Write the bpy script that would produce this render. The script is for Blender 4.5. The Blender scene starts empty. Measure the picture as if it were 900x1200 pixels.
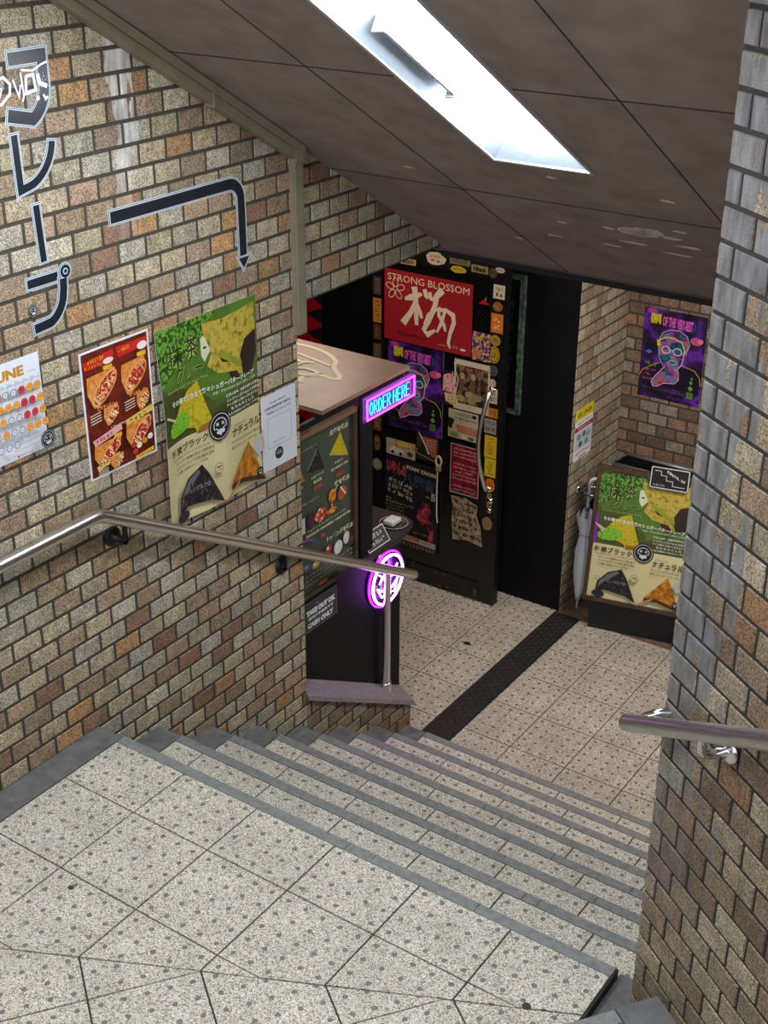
import bpy, bmesh, math, random
from mathutils import Vector, Matrix

random.seed(7)
SC = bpy.context.scene
COL = SC.collection

# ------------------------------------------------------------------ camera, world, lights, exposure
cam_d = bpy.data.cameras.new('camera')
cam = bpy.data.objects.new('camera', cam_d); COL.objects.link(cam); SC.camera = cam
cam_d.sensor_fit = 'VERTICAL'; cam_d.sensor_height = 24.0; cam_d.lens = 1562.0 / 1200.0 * 24.0
cam_d.clip_start = 0.05; cam_d.clip_end = 60
yaw, pitch, roll = math.radians(34.5), math.radians(26.6), math.radians(-0.2)
cf = Vector((-math.sin(yaw) * math.cos(pitch), math.cos(yaw) * math.cos(pitch), -math.sin(pitch)))
cr = Vector((math.cos(yaw), math.sin(yaw), 0)); cd = cf.cross(cr)
r2 = cr * math.cos(roll) + cd * math.sin(roll); d2 = cd * math.cos(roll) - cr * math.sin(roll)
cam.matrix_world = Matrix((( r2.x, -d2.x, -cf.x, 2.884), (r2.y, -d2.y, -cf.y, 0.0), (r2.z, -d2.z, -cf.z, 2.662), (0, 0, 0, 1)))

SC.view_settings.view_transform = 'Standard'
SC.view_settings.look = 'None'
SC.view_settings.gamma = 1.0
SC.view_settings.use_curve_mapping = False
SC.view_settings.exposure = 0.38

W = bpy.data.worlds.new('street_daylight'); SC.world = W; W.use_nodes = True
bg = W.node_tree.nodes['Background']; bg.inputs[0].default_value = (0.84, 0.92, 1.0, 1); bg.inputs[1].default_value = 1.1

def area_light(name, loc, target, size, energy, color):
    l = bpy.data.lights.new(name, 'AREA'); l.shape = 'RECTANGLE'; l.size, l.size_y = size; l.energy = energy; l.color = color
    o = bpy.data.objects.new(name, l); COL.objects.link(o); o.location = loc
    o.rotation_euler = (Vector(target) - Vector(loc)).to_track_quat('-Z', 'Y').to_euler()
    return o
# added fills and the shop front lamp, all out of the picture
area_light('upper_flight_fill', (1.7, 0.2, 3.62), (1.4, 1.0, 0.0), (0.3, 1.2), 70, (0.95, 0.97, 1.0))  # unseen area light added to brighten the landing and walls
area_light('shop_front_lamp', (1.25, 5.3, 1.08), (0.2, 5.9, -1.0), (0.5, 0.5), 33, (1.0, 0.92, 0.85))
area_light('shop_interior_fill', (-1.05, 5.0, 1.26), (-0.95, 4.8, -1.0), (0.5, 0.5), 8.5, (1.0, 0.82, 0.66))  # unseen warm fill added for the chequered wall and roof board
LAMP = 38.0      # strength of the ceiling lamp's tube

# ------------------------------------------------------------------ colours and materials
def lin(h):
    h = h.lstrip('#'); out = []
    for i in (0, 2, 4):
        c = int(h[i:i+2], 16) / 255.0
        out.append(c / 12.92 if c <= 0.04045 else ((c + 0.055) / 1.055) ** 2.4)
    return (out[0], out[1], out[2], 1.0)
MC = {}
def new_mat(name):
    m = bpy.data.materials.new(name); m.use_nodes = True
    return m, m.node_tree.nodes, m.node_tree.links, m.node_tree.nodes['Principled BSDF']
def mat(name, hexc, rough=0.6, metal=0.0, emit=None, estr=0.0, noise=0.0, nscale=30.0, bump=0.0, alpha=None, spec=None):
    if name in MC: return MC[name]
    m, N, L, b = new_mat(name)
    c = lin(hexc)
    b.inputs['Base Color'].default_value = c; b.inputs['Roughness'].default_value = rough; b.inputs['Metallic'].default_value = metal
    if spec is not None: b.inputs['Specular IOR Level'].default_value = spec
    if emit: b.inputs['Emission Color'].default_value = lin(emit); b.inputs['Emission Strength'].default_value = estr
    if alpha is not None: b.inputs['Alpha'].default_value = alpha
    if noise or bump:
        tc = N.new('ShaderNodeTexCoord'); nz = N.new('ShaderNodeTexNoise')
        nz.inputs['Scale'].default_value = nscale; nz.inputs['Detail'].default_value = 6; nz.inputs['Roughness'].default_value = 0.65
        L.new(tc.outputs['Object'], nz.inputs['Vector'])
        if noise:
            mx = N.new('ShaderNodeMix'); mx.data_type = 'RGBA'
            mr = N.new('ShaderNodeMapRange'); mr.inputs[1].default_value = 0.3; mr.inputs[2].default_value = 0.7
            L.new(nz.outputs['Fac'], mr.inputs[0]); L.new(mr.outputs[0], mx.inputs['Factor'])
            mx.inputs['A'].default_value = tuple(v * (1 - noise) for v in c[:3]) + (1,)
            mx.inputs['B'].default_value = tuple(min(1, v * (1 + noise)) for v in c[:3]) + (1,)
            L.new(mx.outputs['Result'], b.inputs['Base Color'])
        if bump:
            bp = N.new('ShaderNodeBump'); bp.inputs['Strength'].default_value = bump; bp.inputs['Distance'].default_value = 0.004
            L.new(nz.outputs['Fac'], bp.inputs['Height']); L.new(bp.outputs['Normal'], b.inputs['Normal'])
    MC[name] = m
    return m
def ink(h):                       # a printed colour
    return mat('print_' + h.lstrip('#'), h, 0.45)
def two_tone(name, stops, scale, rough=0.6, detail=6.0, bump=0.0, dist=0.0):
    """noise driven colour ramp (prints of food, foliage, worn paint)"""
    if name in MC: return MC[name]
    m, N, L, b = new_mat(name)
    tc = N.new('ShaderNodeTexCoord'); nz = N.new('ShaderNodeTexNoise'); rp = N.new('ShaderNodeValToRGB')
    nz.inputs['Scale'].default_value = scale; nz.inputs['Detail'].default_value = detail; nz.inputs['Distortion'].default_value = dist
    e = rp.color_ramp.elements
    while len(e) < len(stops): e.new(0.5)
    for el, (p, h) in zip(e, stops): el.position = p; el.color = lin(h)
    L.new(tc.outputs['Object'], nz.inputs['Vector']); L.new(nz.outputs['Fac'], rp.inputs[0]); L.new(rp.outputs[0], b.inputs['Base Color'])
    b.inputs['Roughness'].default_value = rough
    if bump:
        bp = N.new('ShaderNodeBump'); bp.inputs['Strength'].default_value = bump; bp.inputs['Distance'].default_value = 0.003
        L.new(nz.outputs['Fac'], bp.inputs['Height']); L.new(bp.outputs['Normal'], b.inputs['Normal'])
    MC[name] = m
    return m

def brick_material(name, stain=None):
    """glazed clay wall tile: per brick colour in the attribute, sandy speckle, white deposits or a grey edge tint"""
    m, N, L, b = new_mat(name)
    at = N.new('ShaderNodeAttribute'); at.attribute_name = 'brick'
    tc = N.new('ShaderNodeTexCoord')
    n1 = N.new('ShaderNodeTexNoise'); n1.inputs['Scale'].default_value = 210; n1.inputs['Detail'].default_value = 3
    n2 = N.new('ShaderNodeTexNoise'); n2.inputs['Scale'].default_value = 22; n2.inputs['Detail'].default_value = 5
    L.new(tc.outputs['Object'], n1.inputs['Vector']); L.new(tc.outputs['Object'], n2.inputs['Vector'])
    mr = N.new('ShaderNodeMapRange'); mr.inputs[1].default_value = 0.36; mr.inputs[2].default_value = 0.64; mr.inputs[3].default_value = 0.36; mr.inputs[4].default_value = 1.5
    L.new(n1.outputs['Fac'], mr.inputs[0])
    m2 = N.new('ShaderNodeMapRange'); m2.inputs[1].default_value = 0.3; m2.inputs[2].default_value = 0.7; m2.inputs[3].default_value = 0.78; m2.inputs[4].default_value = 1.18
    L.new(n2.outputs['Fac'], m2.inputs[0])
    mu = N.new('ShaderNodeMath'); mu.operation = 'MULTIPLY'; L.new(mr.outputs[0], mu.inputs[0]); L.new(m2.outputs[0], mu.inputs[1])
    vm = N.new('ShaderNodeVectorMath'); vm.operation = 'SCALE'; L.new(at.outputs['Color'], vm.inputs[0]); L.new(mu.outputs[0], vm.inputs['Scale'])
    out = vm.outputs[0]
    uv = N.new('ShaderNodeUVMap'); uv.uv_map = 'wall'
    sp = N.new('ShaderNodeSeparateXYZ'); L.new(uv.outputs['UV'], sp.inputs[0])
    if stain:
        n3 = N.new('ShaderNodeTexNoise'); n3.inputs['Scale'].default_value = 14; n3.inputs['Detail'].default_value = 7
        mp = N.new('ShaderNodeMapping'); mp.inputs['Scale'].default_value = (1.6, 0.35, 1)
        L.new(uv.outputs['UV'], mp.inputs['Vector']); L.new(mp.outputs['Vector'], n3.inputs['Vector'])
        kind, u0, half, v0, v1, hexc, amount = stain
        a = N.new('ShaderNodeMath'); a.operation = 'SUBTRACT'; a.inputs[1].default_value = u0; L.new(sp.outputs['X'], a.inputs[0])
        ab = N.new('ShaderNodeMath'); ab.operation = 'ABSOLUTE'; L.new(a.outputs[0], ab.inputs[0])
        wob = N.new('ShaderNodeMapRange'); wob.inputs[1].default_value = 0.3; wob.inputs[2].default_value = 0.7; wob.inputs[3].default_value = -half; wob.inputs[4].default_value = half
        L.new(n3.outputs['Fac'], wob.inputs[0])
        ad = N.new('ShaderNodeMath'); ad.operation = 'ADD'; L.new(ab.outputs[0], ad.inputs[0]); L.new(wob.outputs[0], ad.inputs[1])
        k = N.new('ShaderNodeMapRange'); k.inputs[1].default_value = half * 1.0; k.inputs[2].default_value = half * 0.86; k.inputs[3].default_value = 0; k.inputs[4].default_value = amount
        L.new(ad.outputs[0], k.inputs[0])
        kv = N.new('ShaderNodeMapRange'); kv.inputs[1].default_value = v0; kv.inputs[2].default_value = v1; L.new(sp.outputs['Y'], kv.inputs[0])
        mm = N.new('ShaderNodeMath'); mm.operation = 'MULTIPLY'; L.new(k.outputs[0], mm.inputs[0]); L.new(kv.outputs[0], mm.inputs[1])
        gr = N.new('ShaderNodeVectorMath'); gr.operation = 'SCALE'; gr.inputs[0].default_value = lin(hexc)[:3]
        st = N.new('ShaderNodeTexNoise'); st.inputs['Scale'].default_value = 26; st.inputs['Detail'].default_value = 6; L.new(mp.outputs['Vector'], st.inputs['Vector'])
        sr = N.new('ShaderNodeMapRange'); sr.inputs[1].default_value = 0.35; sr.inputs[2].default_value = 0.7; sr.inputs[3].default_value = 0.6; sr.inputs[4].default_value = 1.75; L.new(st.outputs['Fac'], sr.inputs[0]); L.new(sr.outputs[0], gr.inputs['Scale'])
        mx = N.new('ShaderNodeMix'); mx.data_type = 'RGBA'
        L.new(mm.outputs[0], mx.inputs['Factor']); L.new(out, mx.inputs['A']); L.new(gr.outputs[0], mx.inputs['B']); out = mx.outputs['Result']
    L.new(out, b.inputs['Base Color'])
    b.inputs['Roughness'].default_value = 0.62
    bp = N.new('ShaderNodeBump'); bp.inputs['Strength'].default_value = 0.5; bp.inputs['Distance'].default_value = 0.0015
    L.new(n1.outputs['Fac'], bp.inputs['Height']); L.new(bp.outputs['Normal'], b.inputs['Normal'])
    return m

def terrazzo(name, base, fleck, dot):
    """speckled paving tile with a square lattice of small raised studs (lattice from the tile's own UV)"""
    m, N, L, b = new_mat(name)
    uv = N.new('ShaderNodeUVMap'); uv.uv_map = 'wall'
    tc = N.new('ShaderNodeTexCoord')
    vo = N.new('ShaderNodeTexVoronoi'); vo.inputs['Scale'].default_value = 300; L.new(tc.outputs['Object'], vo.inputs['Vector'])
    rp = N.new('ShaderNodeValToRGB'); e = rp.color_ramp.elements
    e[0].position = 0.0; e[0].color = lin(fleck); e[1].position = 0.24; e[1].color = lin(fleck)
    for p, h in ((0.33, base), (0.8, base), (0.92, '#f0ede2')):
        q = e.new(p); q.color = lin(h)
    sx = N.new('ShaderNodeSeparateColor'); L.new(vo.outputs['Color'], sx.inputs[0]); L.new(sx.outputs[0], rp.inputs[0])
    nz = N.new('ShaderNodeTexNoise'); nz.inputs['Scale'].default_value = 5; nz.inputs['Detail'].default_value = 6; L.new(tc.outputs['Object'], nz.inputs['Vector'])
    mr = N.new('ShaderNodeMapRange'); mr.inputs[1].default_value = 0.3; mr.inputs[2].default_value = 0.7; mr.inputs[3].default_value = 0.84; mr.inputs[4].default_value = 1.08
    L.new(nz.outputs['Fac'], mr.inputs[0])
    vm = N.new('ShaderNodeVectorMath'); vm.operation = 'SCALE'; L.new(rp.outputs[0], vm.inputs[0]); L.new(mr.outputs[0], vm.inputs['Scale'])
    fr = N.new('ShaderNodeVectorMath'); fr.operation = 'FRACTION'; L.new(uv.outputs['UV'], fr.inputs[0])
    sb = N.new('ShaderNodeVectorMath'); sb.operation = 'SUBTRACT'; sb.inputs[1].default_value = (0.5, 0.5, 0); L.new(fr.outputs[0], sb.inputs[0])
    ln = N.new('ShaderNodeVectorMath'); ln.operation = 'LENGTH'; L.new(sb.outputs[0], ln.inputs[0])
    k = N.new('ShaderNodeMapRange'); k.inputs[1].default_value = 0.135; k.inputs[2].default_value = 0.105; L.new(ln.outputs['Value'], k.inputs[0])
    k2 = N.new('ShaderNodeMath'); k2.operation = 'MULTIPLY'; k2.inputs[1].default_value = 0.9; L.new(k.outputs[0], k2.inputs[0])
    rg = N.new('ShaderNodeMapRange'); rg.inputs[1].default_value = 0.085; rg.inputs[2].default_value = 0.11; rg.inputs[3].default_value = 1.0; rg.inputs[4].default_value = 0.45; L.new(ln.outputs['Value'], rg.inputs[0])
    dc = N.new('ShaderNodeVectorMath'); dc.operation = 'SCALE'; dc.inputs[0].default_value = lin(dot)[:3]; L.new(rg.outputs[0], dc.inputs['Scale'])
    mx = N.new('ShaderNodeMix'); mx.data_type = 'RGBA'; L.new(dc.outputs[0], mx.inputs['B'])
    L.new(k2.outputs[0], mx.inputs['Factor']); L.new(vm.outputs[0], mx.inputs['A']); L.new(mx.outputs['Result'], b.inputs['Base Color'])
    bp = N.new('ShaderNodeBump'); bp.inputs['Strength'].default_value = 0.6; bp.inputs['Distance'].default_value = 0.002
    L.new(k.outputs[0], bp.inputs['Height']); L.new(bp.outputs['Normal'], b.inputs['Normal'])
    b.inputs['Roughness'].default_value = 0.55
    return m

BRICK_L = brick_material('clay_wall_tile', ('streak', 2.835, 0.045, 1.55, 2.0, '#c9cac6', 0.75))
BRICK_P = brick_material('clay_wall_tile_grey_edged', ('edge', 0.0, 0.17, 0.3, 1.1, '#626468', 0.82))  # grey tint along the corner edge, weaker towards the floor
BRICK_A = brick_material('clay_wall_tile_alcove')
GROUT = mat('dark_grout', '#474239', 0.9, noise=0.25, nscale=60)
GROUT_D = mat('black_grout', '#2c2a29', 0.9, noise=0.25, nscale=60)
TILE = terrazzo('terrazzo_tile', '#d0cab9', '#8b8474', '#6c6c6c')
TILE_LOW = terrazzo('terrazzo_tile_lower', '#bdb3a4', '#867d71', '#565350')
STONE = mat('grey_nosing_stone', '#808281', 0.6, noise=0.25, nscale=45, bump=0.3)
CEMENT = mat('dark_cement', '#686867', 0.8, noise=0.3, nscale=18, bump=0.4)
CEMENT_B = mat('brown_cement', '#6d5646', 0.85, noise=0.3, nscale=18, bump=0.4)
STEEL = mat('brushed_steel', '#e2e0da', 0.3, 1.0, noise=0.08, nscale=90)
CHROME = mat('chrome', '#d8d8da', 0.1, 1.0)
DARKIRON = mat('dark_iron', '#26262a', 0.4, 0.7)
BLACK = mat('black_paint', '#101014', 0.6, noise=0.25, nscale=9, spec=0.25)
BLACKW = mat('black_wall_paint', '#09090c', 0.65, noise=0.3, nscale=6, bump=0.3, spec=0.2)
CEIL = two_tone('brown_ceiling_board', [(0.3, '#74675f'), (0.5, '#82746b'), (0.7, '#8b7e75')], 9, 0.85, 9, 0.3)
SEAM = mat('dark_seam', '#1c1918', 0.9)
DUCT = mat('beige_duct', '#857c69', 0.5, noise=0.12, nscale=14)
WOOD = two_tone('brown_wood', [(0.3, '#5a4032'), (0.6, '#7b5946')], 20, 0.5, 5, 0.2)
DWOOD = two_tone('dark_wood', [(0.3, '#2e211b'), (0.6, '#46342a')], 20, 0.5, 5, 0.2)
WHITE = mat('white_enamel', '#8f9aa5', 0.4)
FGROUT = mat('floor_grout', '#3d3934', 0.9)

# ------------------------------------------------------------------ mesh building
class MB:
    """collects shapes and links them as ONE mesh object"""
    def __init__(s): s.v = []; s.f = []; s.m = []; s.mats = []; s.sm = []; s.uv = []; s.col = []
    def mi(s, m):
        if m not in s.mats: s.mats.append(m)
        return s.mats.index(m)
    def face(s, pts, m, smooth=False, uv=None, col=None):
        n = len(s.v); s.v += [tuple(p) for p in pts]; s.f.append(list(range(n, n + len(pts)))); s.m.append(s.mi(m)); s.sm.append(smooth); s.uv.append(uv); s.col.append(col)
    def mesh(s, verts, faces, m, smooth=False):
        n = len(s.v); s.v += [tuple(p) for p in verts]; k = s.mi(m)
        for f in faces: s.f.append([n + i for i in f]); s.m.append(k); s.sm.append(smooth); s.uv.append(None); s.col.append(None)
    def hexa(s, P, m):            # 8 corners: bottom ring then top ring
        s.mesh(P, [(3, 2, 1, 0), (4, 5, 6, 7), (0, 1, 5, 4), (1, 2, 6, 5), (2, 3, 7, 6), (3, 0, 4, 7)], m)
    def box(s, lo, hi, m):
        x0, y0, z0 = lo; x1, y1, z1 = hi
        s.hexa([(x0, y0, z0), (x1, y0, z0), (x1, y1, z0), (x0, y1, z0), (x0, y0, z1), (x1, y0, z1), (x1, y1, z1), (x0, y1, z1)], m)
    def obox(s, o, U, V, N, a, b, c, m):   # box from corner o along U*a, V*b, N*c
        o, U, V, N = Vector(o), Vector(U) * a, Vector(V) * b, Vector(N) * c
        P = [o, o + U, o + U + V, o + V]; P = P + [p + N for p in P]
        if U.cross(V).dot(N) < 0: P = [P[3], P[2], P[1], P[0], P[7], P[6], P[5], P[4]]
        s.hexa(P, m)
    def prism(s, poly, off, m, m_side=None):   # poly: 3D points, off: extrude vector
        P = [Vector(p) for p in poly]; Q = [p + Vector(off) for p in P]; n = len(P)
        nrm = Vector((0, 0, 0))
        for i in range(n): nrm += P[i].cross(P[(i + 1) % n])
        if nrm.dot(Vector(off)) < 0: P.reverse(); Q.reverse()
        s.face(Q, m); s.face(P[::-1], m_side or m)
        for i in range(n):
            j = (i + 1) % n; s.face([P[i], P[j], Q[j], Q[i]], m_side or m)
    def tube(s, path, r, m, n=12, caps=True, closed=False):
        P = [Vector(p) for p in path]; k = len(P); rs = r if isinstance(r, (list, tuple)) else [r] * k
        rings = []; prev = None
        for i in range(k):
            a = P[(i - 1) % k] if (i > 0 or closed) else P[i]; b = P[(i + 1) % k] if (i < k - 1 or closed) else P[i]
            t = (b - a).normalized()
            if prev is None:
                u = t.cross(Vector((0, 0, 1)))
                if u.length < 1e-3: u = t.cross(Vector((1, 0, 0)))
            else: u = prev - t * prev.dot(t)
            u.normalize(); prev = u; w = t.cross(u)
            rings.append([P[i] + (u * math.cos(2 * math.pi * j / n) + w * math.sin(2 * math.pi * j / n)) * rs[i] for j in range(n)])
        V = [p for R in rings for p in R]; F = []
        for i in range(k if closed else k - 1):
            for j in range(n):
                a, b = i * n + j, i * n + (j + 1) % n; c, d = ((i + 1) % k) * n + (j + 1) % n, ((i + 1) % k) * n + j
                F.append((a, b, c, d))
        s.mesh(V, F, m, True)
        if caps and not closed: s.face(rings[0][::-1], m); s.face(rings[-1], m)
    def lathe(s, prof, m, o=(0, 0, 0), axis=(0, 0, 1), n=24):   # prof: (radius, height)
        ax = Vector(axis).normalized(); u = ax.cross(Vector((1, 0, 0)))
        if u.length < 1e-3: u = ax.cross(Vector((0, 1, 0)))
        u.normalize(); w = ax.cross(u); o = Vector(o); V = []; F = []
        for r, h in prof:
            for j in range(n): V.append(o + ax * h + (u * math.cos(2 * math.pi * j / n) + w * math.sin(2 * math.pi * j / n)) * max(r, 1e-5))
        for i in range(len(prof) - 1):
            for j in range(n): F.append((i * n + j, i * n + (j + 1) % n, (i + 1) * n + (j + 1) % n, (i + 1) * n + j))
        s.mesh(V, F, m, True)
    def build(s, name, parent=None, smooth_angle=None):
        me = bpy.data.meshes.new(name); me.from_pydata(s.v, [], s.f)
        for m in s.mats: me.materials.append(m)
        me.polygons.foreach_set('material_index', s.m); me.polygons.foreach_set('use_smooth', s.sm)
        if any(u is not None for u in s.uv):
            uvl = me.uv_layers.new(name='wall'); i = 0
            for f, u in zip(s.f, s.uv):
                for k in range(len(f)):
                    uvl.data[i].uv = u[k] if u else (0, 0); i += 1
        if any(c is not None for c in s.col):
            ca = me.color_attributes.new('brick', 'FLOAT_COLOR', 'CORNER'); i = 0
            for f, c in zip(s.f, s.col):
                for k in range(len(f)):
                    ca.data[i].color = c if c else (0.2, 0.2, 0.2, 1); i += 1
        me.update()
        o = bpy.data.objects.new(name, me); COL.objects.link(o)
        if parent: o.parent = parent
        return o
def tag(o, label, cat, group=None):
    o['label'] = label; o['category'] = cat
    if group: o['group'] = group
    return o
def struct(o, label=None):
    o['kind'] = 'structure'
    if label: o['label'] = label
    return o
def thing(name, label, cat, loc, group=None):
    o = bpy.data.objects.new(name, None); COL.objects.link(o); o.location = loc; o.empty_display_size = 0.1
    tag(o, label, cat, group); return o
def put(mb, name, parent=None, label=None):
    """build a part modelled in world coordinates under a thing that stands at parent.location"""
    if parent is not None:
        l = Vector(parent_loc(parent)); mb.v = [tuple(Vector(p) - l) for p in mb.v]
        o = mb.build(name, parent)
    else:
        xs, ys, zs = zip(*mb.v); l = Vector(((min(xs) + max(xs)) / 2, (min(ys) + max(ys)) / 2, min(zs)))
        mb.v = [tuple(Vector(p) - l) for p in mb.v]; o = mb.build(name); o.location = l
    if label: o['label'] = label
    return o
def parent_loc(p):
    l = Vector(p.location)
    while p.parent: p = p.parent; l += Vector(p.location)
    return l

def clip(poly, a, b, c):          # keep a*u + b*v <= c
    out = []
    for i in range(len(poly)):
        p, q = poly[i], poly[(i + 1) % len(poly)]; dp = a * p[0] + b * p[1] - c; dq = a * q[0] + b * q[1] - c
        if dp <= 0: out.append(p)
        if (dp < 0 < dq) or (dq < 0 < dp):
            t = dp / (dp - dq); out.append((p[0] + (q[0] - p[0]) * t, p[1] + (q[1] - p[1]) * t))
    return out
def clip_convex(poly, region):    # region counter-clockwise
    for i in range(len(region)):
        (x0, y0), (x1, y1) = region[i], region[(i + 1) % len(region)]
        a, b = (y1 - y0), -(x1 - x0); poly = clip(poly, a, b, a * x0 + b * y0)
        if len(poly) < 3: return []
    return poly
def area2(p): return sum(p[i][0] * p[(i + 1) % len(p)][1] - p[(i + 1) % len(p)][0] * p[i][1] for i in range(len(p)))
def inset(poly, d):
    n = len(poly); out = []
    for i in range(n):
        p0, p1, p2 = poly[i - 1], poly[i], poly[(i + 1) % n]
        e1 = Vector((p1[0] - p0[0], p1[1] - p0[1])); e2 = Vector((p2[0] - p1[0], p2[1] - p1[1]))
        if e1.length < 1e-6 or e2.length < 1e-6: out.append(p1); continue
        n1 = Vector((-e1.y, e1.x)).normalized(); n2 = Vector((-e2.y, e2.x)).normalized(); bis = n1 + n2
        k = d / max(0.35, bis.length_squared / 2); out.append((p1[0] + bis.x * k, p1[1] + bis.y * k))
    return out
def dedupe(p):
    return [q for i, q in enumerate(p) if math.hypot(q[0] - p[i - 1][0], q[1] - p[i - 1][1]) > 1e-4]

PAL_L = [('#b0a286', 5), ('#a8a08e', 4), ('#b08a62', 2.2), ('#97826b', 3), ('#a48d73', 3.5), ('#b9af9a', 2), ('#8a6b56', 1.2)]
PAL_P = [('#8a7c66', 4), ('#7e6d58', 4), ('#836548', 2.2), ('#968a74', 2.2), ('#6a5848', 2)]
PAL_S = [('#a0947e', 5), ('#958a75', 4), ('#a38a6a', 1.6), ('#8a7a64', 2)]
PAL_A = [('#8a6e58', 4), ('#7d6753', 4), ('#8f7053', 1.6), ('#8d8271', 3), ('#705b4d', 2)]
def pick(pal):
    t = random.random() * sum(w for _, w in pal)
    for h, w in pal:
        t -= w
        if t <= 0: break
    c = lin(h); j = random.uniform(0.86, 1.12)
    return (c[0] * j * random.uniform(0.96, 1.04), c[1] * j, c[2] * j * random.uniform(0.95, 1.05), 1)
def bricks(mb, o, U, V, N, regions, m, pal, bw=0.117, bh=0.0693, u0=0.0, v0=0.0, gap=0.0115, depth=0.0032, half0=0, grout=None):
    """courses of half-lapped tiles in the plane o + U*u + V*v, cut to convex regions"""
    o, U, V, N = Vector(o), Vector(U), Vector(V), Vector(N)
    W3 = lambda p, h: o + U * p[0] + V * p[1] + N * h
    for reg in regions:
        if area2(reg) < 0: reg = reg[::-1]
        us = [p[0] for p in reg]; vs = [p[1] for p in reg]
        mb.face([W3(p, -0.001) for p in (reg if U.cross(V).dot(N) > 0 else reg[::-1])], grout or GROUT)
        for r in range(math.floor((min(vs) - v0) / bh), math.ceil((max(vs) - v0) / bh)):
            off = u0 + (bw / 2 if (r + half0) % 2 else 0)
            for c in range(math.floor((min(us) - off) / bw), math.ceil((max(us) - off) / bw)):
                a, b = off + c * bw + gap / 2, off + (c + 1) * bw - gap / 2; d, e = v0 + r * bh + gap / 2, v0 + (r + 1) * bh - gap / 2
                p = dedupe(clip_convex([(a, d), (b, d), (b, e), (a, e)], reg))
                if len(p) < 3 or abs(area2(p)) < 3e-4: continue
                q = inset(p, 0.0016); dz = random.uniform(-0.0006, 0.0008); col = pick(pal)
                if U.cross(V).dot(N) < 0: p = p[::-1]; q = q[::-1]
                mb.face([W3(x, depth + dz) for x in q], m, uv=q, col=col)
                for i in range(len(p)):
                    j = (i + 1) % len(p)
                    mb.face([W3(p[i], 0), W3(p[j], 0), W3(q[j], depth + dz), W3(q[i], depth + dz)], m, uv=[p[i], p[j], q[j], q[i]], col=col)

# ------------------------------------------------------------------ flat printed art
_txt = {}
UNREADABLE = {'GREEN VIBES', 'DANCE NIGHT', 'T・R・E・E', 'RHODA DAVIS', 'in Resurrection, Live', 'special guest selectors', 'Roots Reggae', 'Culture, Lovers, Sound', 'DJ', 'every second friday', 'Entrance 1000',
    'Drink menu all night', 'Yaoya Sound System', '深夜酒場', 'ライブ出演者', 'DJ サウンド', '入場無料', 'アフリカン', 'フード', 'フェス', 'SPRING LIMITED', 'DRINK RESPONSIBLY', 'HIPHOP', 'R&B SOUL', 'DANCEHALL', 'SOUL', 'REGGAE', '21',
    'FRIDAY NIGHT OPEN 22:00 TILL MORNING', 'YAOYA', '出演', 'フードトサウンド四国', 'BEN RADIO HOUSE', 'MOUNTAIN BAND', '映像 ゆうれい', 'VJ SPECIAL', '入場料三千円', 'OPEN 23:00', 'CREST', 'FAMILY', 'MENU', '01', 'BEZ',
    'おもちゃ箱', 'ビンスとバスタ', 'スカイラブで', 'ご近所へのご配慮を', 'お願い致します', '音量にご注意ください', '店主より', 'しずかに歩く', 'crepe DAYO', '12:00〜21:00 LUNCH & CREPE', '定休日 木曜日', '営業時間は変更になる場合があります', '2022.06', '@crepe_dayo',
    'シーフード', 'ミックス', 'えびとトマト', 'クレープピザ', 'チーズたっぷり', 'いろいろな味が楽しめる', 'ピザ クレープ', 'マルゲリータ', 'てりやき', 'ホイップクリーム   チョコチップ   ナッツ', 'CREPE', 'wild'}
def text_tris(body, bold=0.0):
    key = (body, bold)
    if key not in _txt:
        c = bpy.data.curves.new('lettering', 'FONT'); c.body = body; c.resolution_u = 2; c.offset = bold
        o = bpy.data.objects.new('lettering', c); me = o.to_mesh()
        vs = [(v.co.x, v.co.y) for v in me.vertices]; fs = [tuple(p.vertices) for p in me.polygons]
        o.to_mesh_clear(); bpy.data.objects.remove(o); bpy.data.curves.remove(c)
        xs = [v[0] for v in vs] or [0]; ys = [v[1] for v in vs] or [0]
        _txt[key] = (vs, fs, min(xs), max(xs), min(ys), max(ys))
    return _txt[key]
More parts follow.
